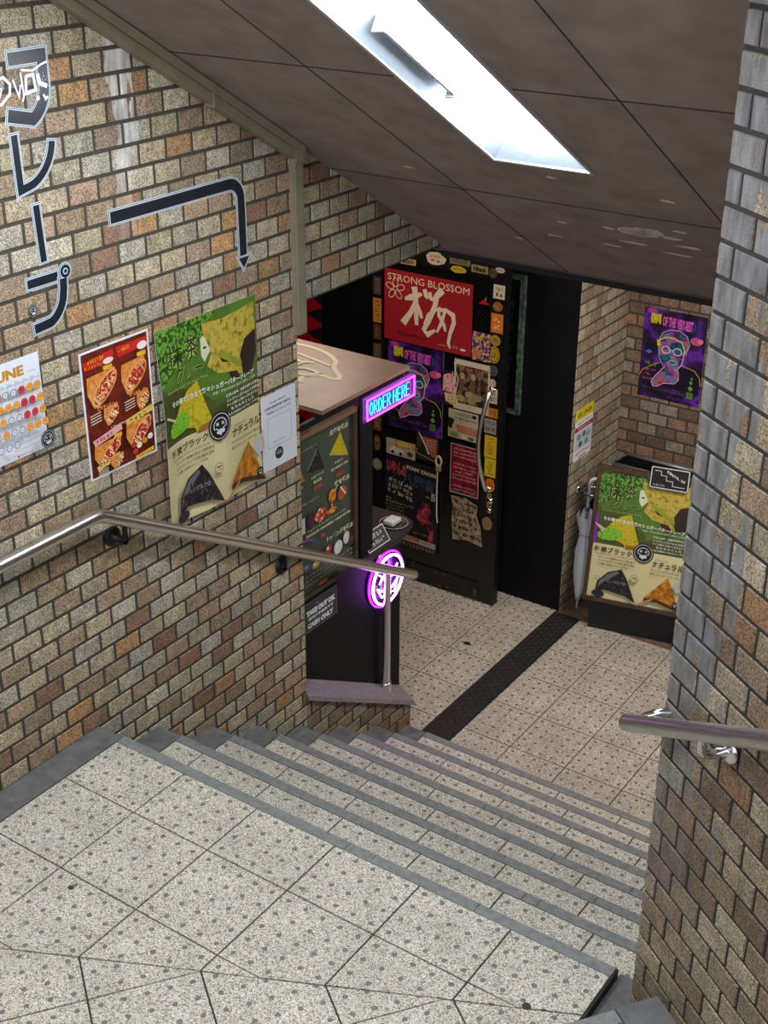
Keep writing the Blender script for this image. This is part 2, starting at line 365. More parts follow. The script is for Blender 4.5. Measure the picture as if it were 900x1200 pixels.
class Art:
    """prints laid on a sheet; u to the right, v DOWN from the top left corner, metres"""
    def __init__(s, o, U, D, N, step=0.00035, scale=1.0):
        s.o, s.U, s.D, s.N = Vector(o), Vector(U).normalized(), Vector(D).normalized(), Vector(N).normalized()
        s.mb = MB(); s.h = 0.0; s.step = step; s.k = scale; s.flip = s.U.cross(s.D).dot(s.N) < 0
    def P(s, u, v, h=None): return s.o + s.U * (u * s.k) + s.D * (v * s.k) + s.N * (s.h if h is None else h)
    def add(s, pts, m, lift=True):
        if lift: s.h += s.step
        pts = list(pts)
        if (area2(pts) > 0) == s.flip: pts = pts[::-1]
        s.mb.face([s.P(u, v) for u, v in pts], m); return s
    def sheet(s, w, h, m, thick=0.0015, back=None):
        s.mb.prism([s.P(0, 0, 0), s.P(w, 0, 0), s.P(w, h, 0), s.P(0, h, 0)], s.N * thick, m, back or m); s.h = thick; return s
    def rect(s, u0, v0, u1, v1, m, lift=True): return s.add([(u0, v0), (u1, v0), (u1, v1), (u0, v1)], m, lift)
    def oval(s, u, v, a, b, m, n=20, rot=0.0, lift=True):
        c, d = math.cos(rot), math.sin(rot)
        return s.add([(u + a * math.cos(t) * c - b * math.sin(t) * d, v + a * math.cos(t) * d + b * math.sin(t) * c) for t in (2 * math.pi * i / n for i in range(n))], m, lift)
    def stroke(s, path, w, m, closed=False, lift=True):
        if lift: s.h += s.step
        P = [Vector(p) for p in path]; n = len(P); Lf, Rt = [], []
        for i in range(n):
            a = P[i - 1] if (i > 0 or closed) else None; b = P[(i + 1) % n] if (i < n - 1 or closed) else None
            t1 = (P[i] - a).normalized() if a is not None else None; t2 = (b - P[i]).normalized() if b is not None else None
            t1 = t1 or t2; t2 = t2 or t1
            nn = Vector((-t1.y, t1.x)) + Vector((-t2.y, t2.x))
            if nn.length < 1e-4: nn = Vector((-t1.y, t1.x)) * 2
            off = nn * (w / max(0.5, nn.length_squared)); Lf.append(P[i] + off); Rt.append(P[i] - off)
        for i in range(n if closed else n - 1):
            j = (i + 1) % n; q = [tuple(Lf[i]), tuple(Lf[j]), tuple(Rt[j]), tuple(Rt[i])]
            s.add(q, m, False)
        return s
    def text(s, body, u0, v0, u1, v1, m, bold=0.0, slant=0.0, dv=0.0):
        """lettering filling the box (u0,v0)-(u1,v1); dv drops the right end"""
        if body in UNREADABLE: return s.marks(u0, v0, u1, v1, m, max(2, min(14, len(body))), dv)
        vs, fs, x0, x1, y0, y1 = text_tris(body, bold)
        if not vs: return s
        s.h += s.step; P = []
        for x, y in vs:
            a = (x - x0) / max(1e-6, x1 - x0); b = (y1 - y) / max(1e-6, y1 - y0)
            P.append(s.P(u0 + (u1 - u0) * a + slant * (1 - b) * (v1 - v0), v0 + (v1 - v0) * b + dv * a))
        f2 = []
        for f in fs:
            n = (P[f[1]] - P[f[0]]).cross(P[f[2]] - P[f[0]])
            f2.append(f if n.dot(s.N) > 0 else f[::-1])
        s.mb.mesh(P, f2, m); return s
    def marks(s, u0, v0, u1, v1, m, n, dv=0.0):
        """print too small to read in the photograph: n clusters of short pen strokes"""
        s.h += s.step; w = (u1 - u0) / n; h = v1 - v0; t = min(w, h) * 0.17
        for i in range(n):
            a, b = u0 + w * (i + 0.08), u0 + w * (i + 0.86); c = v0 + dv * i / n
            for k in range(3 if w < 0.02 else 4):
                if random.random() < 0.55: y = c + h * random.uniform(0.1, 0.9); q = [(a + (b - a) * random.uniform(0, 0.25), y), (b - (b - a) * random.uniform(0, 0.25), y + h * random.uniform(-0.12, 0.12))]
                else: x = random.uniform(a, b); q = [(x, c + h * random.uniform(0, 0.25)), (x + (b - a) * random.uniform(-0.2, 0.2), c + h * random.uniform(0.7, 1.0))]
                s.stroke(q, t, m, lift=False)
        return s
    def lines(s, u0, v0, u1, v1, n, m, words=('',), bold=0.0):
        for i in range(n):
            a = v0 + (v1 - v0) * i / n; s.marks(u0, a, u1, a + (v1 - v0) / n * 0.72, m, max(3, min(12, int((u1 - u0) / ((v1 - v0) / n) * 0.9))))
        return s
    def build(s, name, parent=None): return put(s.mb, name, parent)
YL = dict(U=(0, 1, 0), D=(0, 0, -1), N=(1, 0, 0))        # on the left wall, seen from the stair
YB = dict(U=(1, 0, 0), D=(0, 0, -1), N=(0, -1, 0))       # on walls that face the stair

# ================================================================== THE SETTING
FL = -1.268; RISE = 0.1585; TREAD = 0.27; Y0 = 2.514
TAN = 0.585
def ceil_z(y): return 2.118 - TAN * (y - 3.017)

# ---- brick walls
mb = MB()
bricks(mb, (0, 0, 0), (0, 1, 0), (0, 0, 1), (1, 0, 0), [[(-2, FL), (3.63, FL), (3.63, 0.6), (3.63, ceil_z(3.63) + 0.02), (-2, ceil_z(-2) + 0.02)]], BRICK_L, PAL_L, u0=0.092, v0=-0.002, half0=0)
bricks(mb, (-0.012, 0, 0), (0, 1, 0), (0, 0, 1), (1, 0, 0), [[(3.64, 1.172), (4.6, 1.172), (4.6, 1.21), (3.64, ceil_z(3.64) + 0.02)]], BRICK_L, PAL_L, u0=0.03, v0=1.172, bw=0.116)
mb.box((-0.055, -2, FL), (-0.004, 3.628, 4.4), GROUT)
mb.box((-0.055, 3.62, 1.168), (-0.017, 4.75, 2.1), GROUT)
struct(mb.build('wall_left'), 'brown brick-tiled wall on the left of the stairs')

kerb = lambda y: -0.500 - 0.597 * (y - 3.62)
mb = MB()
bricks(mb, (0, 0, 0), (0, 1, 0), (0, 0, 1), (1, 0, 0), [[(3.6285, FL), (4.424, FL), (4.424, kerb(4.424) - 0.022), (3.6285, kerb(3.6285) - 0.022)]], BRICK_L, PAL_P, u0=0.092, v0=-0.002)
mb.prism([(-0.02, 3.63, FL), (-0.02, 4.422, FL), (-0.02, 4.422, kerb(4.422) - 0.02), (-0.02, 3.63, kerb(3.63) - 0.02)], (0.018, 0, 0), GROUT)
mb.prism([(-0.098, 3.63, FL), (-0.098, 4.418, FL), (-0.098, 4.418, kerb(4.418) - 0.02), (-0.098, 3.63, kerb(3.63) - 0.02)], (0.078, 0, 0), GROUT)
CAP = mat('grey_cap_stone', '#8d8589', 0.5, noise=0.2, nscale=30)
K = lambda y, d: kerb(y) + d
mb.hexa([(-0.1, 3.63, K(3.63, 0.02)), (0.018, 3.63, K(3.63, -0.024)), (0.018, 4.432, K(4.432, -0.024)), (-0.1, 4.474, K(4.474, 0.02)), (-0.1, 3.63, K(3.63, 0.046)), (0.018, 3.63, K(3.63, 0)), (0.018, 4.432, K(4.432, 0)), (-0.1, 4.474, K(4.474, 0.046))], CAP)
struct(mb.build('trim_1'), 'low sloping brick kerb with stone cap below the kiosk')

PC = Vector((2.001, 2.409, 0)); PD = Vector((0.809, -0.588, 0)).normalized(); PN = Vector((-PD.y * -1, 0, 0))
PN = Vector((PD.y, -PD.x, 0))
if PN.dot(Vector((2.884, 0, 0)) - PC) < 0: PN = -PN
mb = MB()
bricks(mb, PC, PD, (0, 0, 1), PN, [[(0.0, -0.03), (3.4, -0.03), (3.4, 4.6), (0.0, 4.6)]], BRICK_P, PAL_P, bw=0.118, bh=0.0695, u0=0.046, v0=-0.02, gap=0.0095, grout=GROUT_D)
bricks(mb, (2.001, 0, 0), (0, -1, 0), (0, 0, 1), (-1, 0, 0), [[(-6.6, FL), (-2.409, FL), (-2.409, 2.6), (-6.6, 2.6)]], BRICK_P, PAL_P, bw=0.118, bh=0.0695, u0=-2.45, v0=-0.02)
far = PC + PD * 3.4
mb.prism([(2.0025, 6.6, FL), (2.0025, 2.411, FL), PC + Vector((0.003, 0, FL)) - PN * 0.002, Vector((far.x, far.y, FL)) - PN * 0.002, (far.x, 6.6, FL)], (0, 0, 5.8), GROUT)
struct(mb.build('wall_right'), 'brick-tiled wall corner on the right, greyed along its edge')

YA = 6.6
mb = MB()
bricks(mb, (-0.02, 0, 0), (0, 1, 0), (0, 0, 1), (1, 0, 0), [[(6.0, FL), (YA, FL), (YA, 1.2), (6.0, 1.2)]], BRICK_A, PAL_S, u0=0.05, v0=0.0)
mb.box((-0.14, 6.121, FL), (-0.0215, 6.74, 1.25), GROUT)
struct(mb.build('wall_alcove'), 'side brick wall of the alcove')
mb = MB()
bricks(mb, (0, YA, 0), (1, 0, 0), (0, 0, 1), (0, -1, 0), [[(-0.02, FL), (2.0, FL), (2.0, 1.2), (-0.02, 1.2)]], BRICK_A, PAL_A, u0=0.04, v0=0.01)
mb.box((-0.02, YA + 0.0015, FL), (2.0, YA + 0.12, 1.25), GROUT)
struct(mb.build('wall_alcove_back'), 'back brick wall of the alcove')

mb = MB(); mb.box((-1.69, 6.0, FL), (-0.0215, 6.12, 1.25), BLACKW)
mb.box((-1.69, 5.93, 0.775), (-0.35, 6.0, 1.14), BLACKW)
mb.box((-1.235, 5.86, FL), (-1.2, 6.0, 0.775), BLACKW)
struct(mb.build('wall_back'), 'black painted wall around the shop door')

def checker():
    m, N, L, b = new_mat('red_black_checker')
    tc = N.new('ShaderNodeTexCoord'); mp = N.new('ShaderNodeMapping'); mp.inputs['Rotation'].default_value = (0, math.radians(0), 0)
    ck = N.new('ShaderNodeTexChecker'); ck.inputs['Scale'].default_value = 1.0
    ck.inputs['Color1'].default_value = lin('#a81224'); ck.inputs['Color2'].default_value = lin('#1d1a19')
    sx = N.new('ShaderNodeSeparateXYZ'); L.new(tc.outputs['Object'], sx.inputs[0])
    a = N.new('ShaderNodeMath'); a.operation = 'MULTIPLY_ADD'; a.inputs[1].default_value = 3.6
    c = N.new('ShaderNodeMath'); c.operation = 'MULTIPLY'; c.inputs[1].default_value = 8.5; L.new(sx.outputs['Z'], c.inputs[0])
    L.new(sx.outputs['X'], a.inputs[0]); L.new(c.outputs[0], a.inputs[2])
    d = N.new('ShaderNodeMath'); d.operation = 'MULTIPLY_ADD'; d.inputs[1].default_value = -3.6
    L.new(sx.outputs['X'], d.inputs[0]); L.new(c.outputs[0], d.inputs[2])
    cb = N.new('ShaderNodeCombineXYZ'); L.new(a.outputs[0], cb.inputs[0]); L.new(d.outputs[0], cb.inputs[1]); cb.inputs[2].default_value = 0.5
    L.new(cb.outputs[0], ck.inputs['Vector']); L.new(ck.outputs['Color'], b.inputs['Base Color']); b.inputs['Roughness'].default_value = 0.4
    return m
mb = MB(); mb.box((-3.2, 6.0, FL), (-1.69, 6.1, 1.3), checker())
struct(mb.build('wall_kitchen'), 'red and black chequered wall inside the shop')
mb = MB(); mb.box((-3.2, 2.6, FL), (-3.1, 6.1, 2.2), BLACK); mb.box((-3.2, 2.5, FL), (-0.056, 2.6, 2.2), BLACK)
mb.box((-3.2, 2.5, 1.3), (-0.056, 6.1, 1.36), BLACK)
struct(mb.build('wall_shop_interior'), 'dark walls of the shop behind the kiosk')

# ---- ceiling with the recess for the lamp
LX0, LX1, LY0, LY1 = 0.862, 1.18, 1.33, 3.522
mb = MB()
def ceil_slab(x0, x1, y0, y1, m=CEIL, t=0.09):
    P = [(x0, y0, ceil_z(y0)), (x1, y0, ceil_z(y0)), (x1, y1, ceil_z(y1)), (x0, y1, ceil_z(y1))]
    mb.hexa(P + [(p[0], p[1], p[2] + t) for p in P], m)
ceil_slab(-0.16, LX0, -2, 4.705); ceil_slab(LX1, 5.2, -2, 4.705); ceil_slab(LX0, LX1, -2, LY0); ceil_slab(LX0, LX1, LY1, 4.705)
mb.box((-0.16, 4.70, 1.125), (2.1, 6.75, 1.2), CEIL)
def seam(x0, y0, x1, y1, w=0.0045):
    dx, dy = x1 - x0, y1 - y0; l = math.hypot(dx, dy); ox, oy = -dy / l * w / 2, dx / l * w / 2; h = 0.0012
    q = [(x0 + ox, y0 + oy), (x1 + ox, y1 + oy), (x1 - ox, y1 - oy), (x0 - ox, y0 - oy)]
    P = [(a, b, ceil_z(b) - h) for a, b in q]; mb.prism(P, (0, 0, h + 0.002), SEAM)
for k in range(-5, 3):
    y = 3.017 + 0.84 * k
    if y > 4.7: continue
    if LY0 < y < LY1: seam(-0.0, y, LX0 - 0.01, y); seam(LX1 + 0.01, y, 5, y)
    else: seam(-0.0, y, 5, y)
for x in (0.545, 1.487, 2.43, 3.37, 4.31): seam(x, -2, x, 4.7)
PEEL = mat('pale_primer', '#c4b8b0', 0.9, noise=0.3, nscale=80)
def peel(cx, cy, a, b, n=14):         # pale scars where the paint has come off
    q = []
    for i in range(n):
        t = 2 * math.pi * i / n; r = random.uniform(0.6, 1.15); q.append((cx + a * r * math.cos(t), cy + b * r * math.sin(t)))
    P = [(x, y, ceil_z(y) - 0.0007) for x, y in q]; mb.prism(P, (0, 0, 0.002), PEEL)
for a in ((1.10, 4.03, 0.075, 0.04), (1.17, 4.0, 0.06, 0.03), (1.24, 4.03, 0.04, 0.012), (1.05, 4.15, 0.05, 0.01), (0.95, 4.22, 0.04, 0.008), (1.2, 4.2, 0.06, 0.008), (1.3, 3.95, 0.03, 0.01), (1.13, 4.02, 0.06, 0.045), (1.02, 4.03, 0.025, 0.012), (0.83, 4.05, 0.025, 0.01), (1.36, 3.68, 0.03, 0.012), (0.52, 4.33, 0.02, 0.01), (0.42, 3.72, 0.02, 0.008), (1.0, 3.62, 0.02, 0.008), (0.72, 4.22, 0.04, 0.008), (1.28, 4.1, 0.05, 0.015)): peel(*a)
struct(mb.build('ceiling'), 'sloping dark brown panelled soffit over the stairs')
mb = MB(); mb.box((-0.05, 4.69, 1.108), (2.0, 4.715, 1.13), SEAM)
struct(mb.build('trim_2'), 'dark edge strip at the foot of the sloping ceiling')

# ---- floors: paving tiles on a grout bed
def tile(mb, poly, z, m, o, a, size, gap=0.0028):
    """one paving tile, its UV counting stud spacings along the tile grid (origin o, axes a and a')"""
    poly = dedupe(poly)
    if len(poly) < 3 or abs(area2(poly)) < 2e-4: return
    if area2(poly) < 0: poly = poly[::-1]
    q = inset(poly, gap); ax = Vector(a); ay = Vector((-ax.y, ax.x))
    uv = [((Vector(p) - Vector(o)).dot(ax) / size, (Vector(p) - Vector(o)).dot(ay) / size) for p in q]
    mb.face([(x, y, z) for x, y in q], m, uv=uv)
    for i in range(len(q)):
        j = (i + 1) % len(q); mb.face([(*q[i], z - 0.006), (*q[j], z - 0.006), (*q[j], z), (*q[i], z)], m, uv=[uv[i], uv[j], uv[j], uv[i]])
E1 = Vector((PD.x, PD.y)); E2 = Vector((-PD.y, PD.x))
mb = MB()
sl = 0.4933; seam_c = 1.726 - sl * 0.713      # y = sl*x + seam_c, where the two tile grids meet
for i in range(-1, 7):
    for j in range(0, 16):
        x0, y1 = 0.112 + 0.3 * i, 2.243 - 0.3 * (j - 1); y0 = y1 - 0.3
        if j == 0: y1 = 2.475
        p = [(x0, y0), (x0 + 0.3, y0), (x0 + 0.3, y1), (x0, y1)]
        p = clip(p, -1, 0, -0.112); p = clip(p, 1, 0, 1.912)
        p = clip(p, sl, -1, -seam_c)
        if len(p) > 2: tile(mb, p, 0.0, TILE, (0.112, 2.243), (1, 0), 0.06)
for i in range(-12, 3):
    for j in range(-14, 4):
        e1, e2 = -0.283 + 0.3 * i, 1.8156 + 0.2965 * j
        c = [E1 * a + E2 * b for a, b in ((e1, e2), (e1 + 0.3, e2), (e1 + 0.3, e2 + 0.2965), (e1, e2 + 0.2965))]
        p = [(v.x, v.y) for v in c]
        p = clip(p, -1, 0, -0.112); p = clip(p, 1, 0, 1.912); p = clip(p, -sl, 1, seam_c)
        p = clip(p, E1.x, E1.y, 0.335); p = clip(p, 0, -1, 2.0)
        if len(p) > 2:
            o = E1 * (-0.283) + E2 * 1.8156; tile(mb, p, 0.0, TILE, (o.x, o.y), (E1.x, E1.y), 0.06)
mb.prism([(0, -2, -0.004), (1.914, -2, -0.004), (1.914, 2.47, -0.004), (0, 2.47, -0.004)], (0, 0, -0.2), FGROUT)
mb.box((0.0, -2, -0.02), (0.11, 2.50, 0.001), CEMENT)                           # cement gutter strip along the wall
mb.prism([(1.918, 2.527, -0.03), (1.918, 1.9, -0.03), (2.6, 1.9, -0.03), (2.03, 2.42, -0.03), (2.0, 2.527, -0.03)], (0, 0, -0.15), CEMENT)
mb.box((1.9122, 2.31, -0.03), (1.918, 2.51, -0.0005), mat('black_edge', '#1d1d1d', 0.6))
struct(mb.build('floor'), 'speckled terrazzo landing at the top of the stairs')

mb = MB(); CL = mb
for i in range(-4, 8):                      # lower floor
    for j in range(0, 9):
        if i < 0: x0 = -0.034 + 0.297 * i; x1 = x0 + 0.297
        elif i == 0: x0, x1 = 0.124, 0.392
        else: x0 = 0.392 + 0.297 * (i - 1); x1 = x0 + 0.297
        y0 = 4.13 + 0.2955 * j; p = [(x0, y0), (x1, y0), (x1, y0 + 0.2955), (x0, y0 + 0.2955)]
        p = clip(p, 0, -1, -4.41); p = clip(p, 0, 1, 6.0 if i < 0 else 5.975); p = clip(p, 1, 0, 2.0)
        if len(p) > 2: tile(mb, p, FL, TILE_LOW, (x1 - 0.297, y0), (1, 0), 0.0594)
mb.box((-3.1, 2.6, FL - 0.2), (2.0, 6.6, FL - 0.004), FGROUT)
mb.box((-0.02, 5.976, FL - 0.01), (2.0, 6.6, FL), CEMENT_B)
struct(mb.build('floor_lower'), 'terrazzo floor at the foot of the stairs')

# ---- the flight of stairs: treads and stone nosings
stairs = bpy.data.objects.new('stairs', None); COL.objects.link(stairs); stairs.location = (1.0, Y0, -0.6)
struct(stairs, 'eight terrazzo steps with grey stone nosings')
def step_mesh(i):
    mb = MB(); z = -RISE * i; ya, yb = (Y0 + TREAD * (i - 1), Y0 + TREAD * i) if i else (2.475, Y0)
    xa, xb = 0.112, (1.912 if i == 0 else 2.0)
    if i:
        mb.box((0.0, ya, z - RISE - 0.05), (2.0, yb - 0.004, z - 0.005), FGROUT)
        for k in range(-1, 7):
            x0 = 0.112 + 0.3 * k + 0.09 * ((i * 2) % 3) - 0.05 * i; p = [(x0, ya), (x0 + 0.3, ya), (x0 + 0.3, yb - 0.04), (x0, yb - 0.04)]
            p = clip(p, -1, 0, -xa); p = clip(p, 1, 0, xb)
            if len(p) > 2: tile(mb, p, z, TILE, (x0, ya - 0.012), (1, 0), 0.06)
        mb.box((0.0, ya, z - 0.02), (0.11, yb - 0.01, z + 0.001), CEMENT)
    return mb, z, ya, yb, xa, xb
for i in range(0, 8):
    mb, z, ya, yb, xa, xb = step_mesh(i)
    st = put(mb, 'tread', stairs) if i else None
    nb = MB(); joints = sorted(random.uniform(xa + 0.3, xb - 0.2) for _ in range(3)); xs = [xa] + joints + [xb]
    for a, b in zip(xs[:-1], xs[1:]):
        y1, y0 = yb + 0.002, yb - 0.04
        prof = [(y0, z + 0.001), (y1 - 0.006, z + 0.001), (y1, z - 0.005), (y1, z - 0.034), (y0, z - 0.034)]
        nb.prism([(a + 0.001, y, q) for y, q in prof], (b - a - 0.002, 0, 0), STONE)
    put(nb, 'nosing', st or stairs)
# ---- the flight that comes down along the right wall to the landing
flight = bpy.data.objects.new('stairs_upper', None); COL.objects.link(flight); flight.location = (2.2, 1.6, 0)
struct(flight, 'upper flight of steps along the right wall')
for i in range(0, 8):
    a0 = 0.322 + TREAD * i; z = 0.157 * (i + 1); mb = MB(); a1 = a0 + TREAD + (0.03 if i < 7 else 1.6)
    q = lambda a, b, z: tuple(E1 * a + E2 * b) + (z,)
    mb.prism([q(a0 + 0.03, 1.2, z - 0.004), q(a1, 1.2, z - 0.004), q(a1, 3.12, z - 0.004), q(a0 + 0.03, 3.12, z - 0.004)], (0, 0, -(z + 0.03) if i == 0 else -0.3), GROUT)
    for k in range(6):
        b0 = 1.2 + 0.3 * k
        tile(mb, [q(a0 + 0.04, b0, 0)[:2], q(a1, b0, 0)[:2], q(a1, b0 + 0.3, 0)[:2], q(a0 + 0.04, b0 + 0.3, 0)[:2]], z, TILE, q(a0, b0, 0)[:2], (E1.x, E1.y), 0.06)
    mb.prism([q(a0 - 0.005, 3.004, z), q(a1, 3.004, z), q(a1, 3.12, z), q(a0 - 0.005, 3.12, z)], (0, 0, -0.18), CEMENT)
    st = put(mb, 'tread', flight); nb = MB()
    nb.prism([q(a0, 1.2, z + 0.001), q(a0 + 0.04, 1.2, z + 0.001), q(a0 + 0.04, 3.0, z + 0.001), q(a0, 3.0, z + 0.001)], (0, 0, -0.035), STONE)
    put(nb, 'nosing', st)

# ================================================================== LAMP, DUCT, HANDRAILS
lamp = thing('ceiling_lamp', 'recessed fluorescent lamp with white reflector in the sloping ceiling', 'lamp', (1.02, 2.4, ceil_z(2.4)))
SN = Vector((0, TAN, 1)).normalized()
def cp(x, y, d): return Vector((x, y, ceil_z(y))) + SN * d      # d above the ceiling face
mb = MB(); b0, b1 = LX0, LX1; t0, t1 = LX0 + 0.075, LX1 - 0.075; e = 0.07; D = 0.075
o = [cp(b0, LY0, 0), cp(b1, LY0, 0), cp(b1, LY1, 0), cp(b0, LY1, 0)]; tp = [cp(t0, LY0 + e, D), cp(t1, LY0 + e, D), cp(t1, LY1 - e, D), cp(t0, LY1 - e, D)]
for i in range(4):
    j = (i + 1) % 4; mb.face([o[i], tp[i], tp[j], o[j]], WHITE)
mb.face(tp[::-1], WHITE)
for i in range(4):
    j = (i + 1) % 4; mb.face([o[j] + SN * 0.08, tp[j] + SN * 0.02, tp[i] + SN * 0.02, o[i] + SN * 0.08], DARKIRON)
put(mb, 'reflector', lamp)
mb = MB(); w = 0.012; f = -0.006
for (xa, ya, xb, yb) in ((b0 - w, LY0 - w, b0, LY1 + w), (b1, LY0 - w, b1 + w, LY1 + w), (b0, LY0 - w, b1, LY0), (b0, LY1, b1, LY1 + w)):
    P = [cp(xa, ya, f), cp(xb, ya, f), cp(xb, yb, f), cp(xa, yb, f)]; mb.prism(P, SN * 0.008, mat('lamp_rim', '#a9a6a4', 0.4, 0.3))
put(mb, 'frame', lamp)
TUBE = mat('lit_tube', '#ffffff', 0.4, emit='#f4f8ff', estr=LAMP)
for ya, yb in ((LY0 + 0.09, 2.40), (2.44, LY1 - 0.085)):
    mb = MB(); mb.tube([cp(1.015, ya, 0.036), cp(1.015, yb, 0.036)], 0.036, TUBE, 20); put(mb, 'tube', lamp)
    for y in (ya - 0.006, yb - 0.006):
        mb = MB(); mb.prism([cp(0.995, y, 0.078), cp(1.035, y, 0.078), cp(1.035, y, 0.03), cp(0.995, y, 0.03)], Vector((0, 0.012, -0.012 * TAN)), WHITE); put(mb, 'socket', lamp)
mb = MB(); P = [cp(0.938, 2.79, 0.074), cp(0.955, 2.79, 0.074), cp(0.958, 2.79, 0.012), cp(0.945, 2.79, 0.012)]; mb.prism(P, Vector((0, 0.34, -0.34 * TAN)), WHITE)
for y in (2.786, 3.128): mb.prism([cp(0.925, y, 0.074), cp(0.962, y, 0.074), cp(0.962, y, 0.008), cp(0.925, y, 0.004)], Vector((0, 0.006, -0.006 * TAN)), WHITE)
put(mb, 'ballast_cover', lamp)

duct = thing('cable_duct', 'beige plastic cable duct following the ceiling edge and wall corner', 'duct', (0.03, 3.6, 1.1))
mb = MB()
def duct_run(ya, yb, d0, d1, x1, m): mb.prism([(0.004, ya, ceil_z(ya) - d0), (0.004, yb, ceil_z(yb) - d0), (0.004, yb, ceil_z(yb) - d1), (0.004, ya, ceil_z(ya) - d1)], (x1, 0, 0), m)
duct_run(1.0, 3.205, 0.004, 0.035, 0.042, DUCT); duct_run(1.0, 3.205, 0.037, 0.070, 0.036, DUCT)
duct_run(3.209, 3.60, 0.004, 0.035, 0.042, DUCT); duct_run(3.209, 3.60, 0.037, 0.070, 0.036, DUCT)
put(mb, 'sloping_run', duct)
mb = MB(); mb.prism([(0.004, 3.596, ceil_z(3.596) - 0.003), (0.004, 3.656, ceil_z(3.656) - 0.003), (0.004, 3.656, ceil_z(3.656) - 0.06), (0.004, 3.607, ceil_z(3.607) - 0.078)], (0.038, 0, 0), DUCT)
put(mb, 'end_cap', duct); mb = MB(); mb.prism([(0.002, 3.2, ceil_z(3.2) - 0.002), (0.002, 3.212, ceil_z(3.212) - 0.002), (0.002, 3.212, ceil_z(3.212) - 0.078), (0.002, 3.2, ceil_z(3.2) - 0.078)], (0.0425, 0, 0), DUCT)
put(mb, 'joint_cap', duct)
mb = MB(); mb.box((0.0045, 3.612, 1.075), (0.03, 3.655, ceil_z(3.65) - 0.05), DUCT); mb.box((0.0045, 3.607, 1.075), (0.022, 3.616, ceil_z(3.65) - 0.07), DUCT); put(mb, 'upright_run', duct)

rail = thing('handrail', 'steel handrail on the left brick wall, bending down along the stairs', 'handrail', (0.075, 2.53, 0.7))
RA, RB = Vector((0.075, 2.53, 0.806)), Vector((-0.03, 4.485, -0.335))
def along(t): return RA + (RB - RA) * t
mb = MB(); d = (RB - RA).normalized(); mb.tube([(0.075, 0.4, 0.806), (0.075, 2.495, 0.806), RA - Vector((0, 0.012, 0)), RA + d * 0.012, RA + d * 0.035, RB], 0.0215, STEEL, 20); put(mb, 'rail', rail)
def bracket(p, wall_y, parent, m, mw=0.0):
    mb = MB(); p = Vector(p)
    mb.lathe([(0.0, 0), (0.034, 0), (0.034, 0.006), (0.026, 0.012), (0.013, 0.014), (0.012, p.x - 0.004 - mw)], m, (mw + 0.007, wall_y, p.z - 0.075), (1, 0, 0), 20)
    mb.tube([(p.x, wall_y, p.z - 0.075), (p.x, wall_y + 0.002, p.z - 0.06), (p.x, p.y, p.z - 0.016)], 0.009, m, 10)
    return put(mb, 'bracket', parent)
a = along(0.055); bracket(a, a.y, rail, DARKIRON)
a = along(0.49); bracket(a, a.y, rail, DARKIRON)
bracket((0.075, 1.3, 0.806), 1.3, rail, DARKIRON)
mb = MB(); a = along(0.905); px, py = -0.062, a.y + 0.01
zb = kerb(py) + 0.03
mb.tube([(px, py, zb), (px, py, a.z - 0.03), (px + 0.02, py, a.z - 0.005)], 0.019, STEEL, 18); mb.lathe([(0.0, 0.03), (0.024, 0.03), (0.024, 0.02), (0.026, -0.02)], STEEL, (px, py, zb + 0.01), (0, 0, 1), 18); put(mb, 'post', rail)

rr = thing('handrail', 'short-looking steel handrail end jutting from the right brick wall', 'handrail', PC + PN * 0.07 + Vector((0, 0, 0.7)))
mb = MB(); q = lambda s, z, o=0.07: PC + PD * s + PN * o + Vector((0, 0, z))
slope = 0.592
rz = lambda t: 0.87 + slope * (t + 0.05)
mb.tube([q(-0.05, rz(-0.05)), q(-0.046, rz(-0.046)), q(3.2, rz(3.2))], [0.014, 0.0205, 0.0205], STEEL, 20); put(mb, 'rail', rr)
def wall_bracket(s, z):
    mb = MB(); mb.lathe([(0.0, 0), (0.032, 0), (0.032, 0.006), (0.022, 0.011), (0.0105, 0.013), (0.0105, 0.05)], CHROME, q(s, z, 0.004), PN, 20)
    mb.tube([q(s, z, 0.05), q(s - 0.001, z + 0.001, 0.064), q(s - 0.003, z + 0.012, 0.071), q(s - 0.006, rz(s - 0.006) - 0.018)], 0.0105, CHROME, 12); put(mb, 'bracket', rr)
wall_bracket(0.253, 0.99); wall_bracket(1.5, rz(1.5) - 0.06)
mb = MB(); mb.tube([q(-0.02, rz(-0.02) + 0.005, 0.062), q(0.0, 0.915, 0.04), q(0.012, 0.925, 0.02), q(0.02, 0.928, 0.0)], 0.011, CHROME, 12); put(mb, 'return_end', rr)

# ================================================================== PRINTED ART
CREPE_G = two_tone('print_matcha_crepe', [(0.3, '#6e6a1c'), (0.48, '#b3a23a'), (0.6, '#c6a850'), (0.75, '#8a8a2c')], 55, 0.4, 8)
CREPE_Y = two_tone('print_yellow_crepe', [(0.3, '#8c8a14'), (0.5, '#cdbb2a'), (0.68, '#b9962c')], 60, 0.4, 8)
CREPE_K = two_tone('print_black_crepe', [(0.35, '#1c1a1e'), (0.55, '#2c282c'), (0.68, '#57535a')], 70, 0.35, 8)
CREPE_O = two_tone('print_brown_crepe', [(0.3, '#7c460e'), (0.5, '#b9741d'), (0.7, '#d79a3a')], 40, 0.4, 8)
CREPE_T = two_tone('print_baked_crepe', [(0.3, '#c06a28'), (0.55, '#d98d44'), (0.75, '#e4a865')], 80, 0.4, 6)
FILLING = two_tone('print_pizza_filling', [(0.36, '#7c1712'), (0.46, '#c2332a'), (0.55, '#b0241c'), (0.6, '#f0d9a0'), (0.7, '#d8543a')], 120, 0.4, 5)
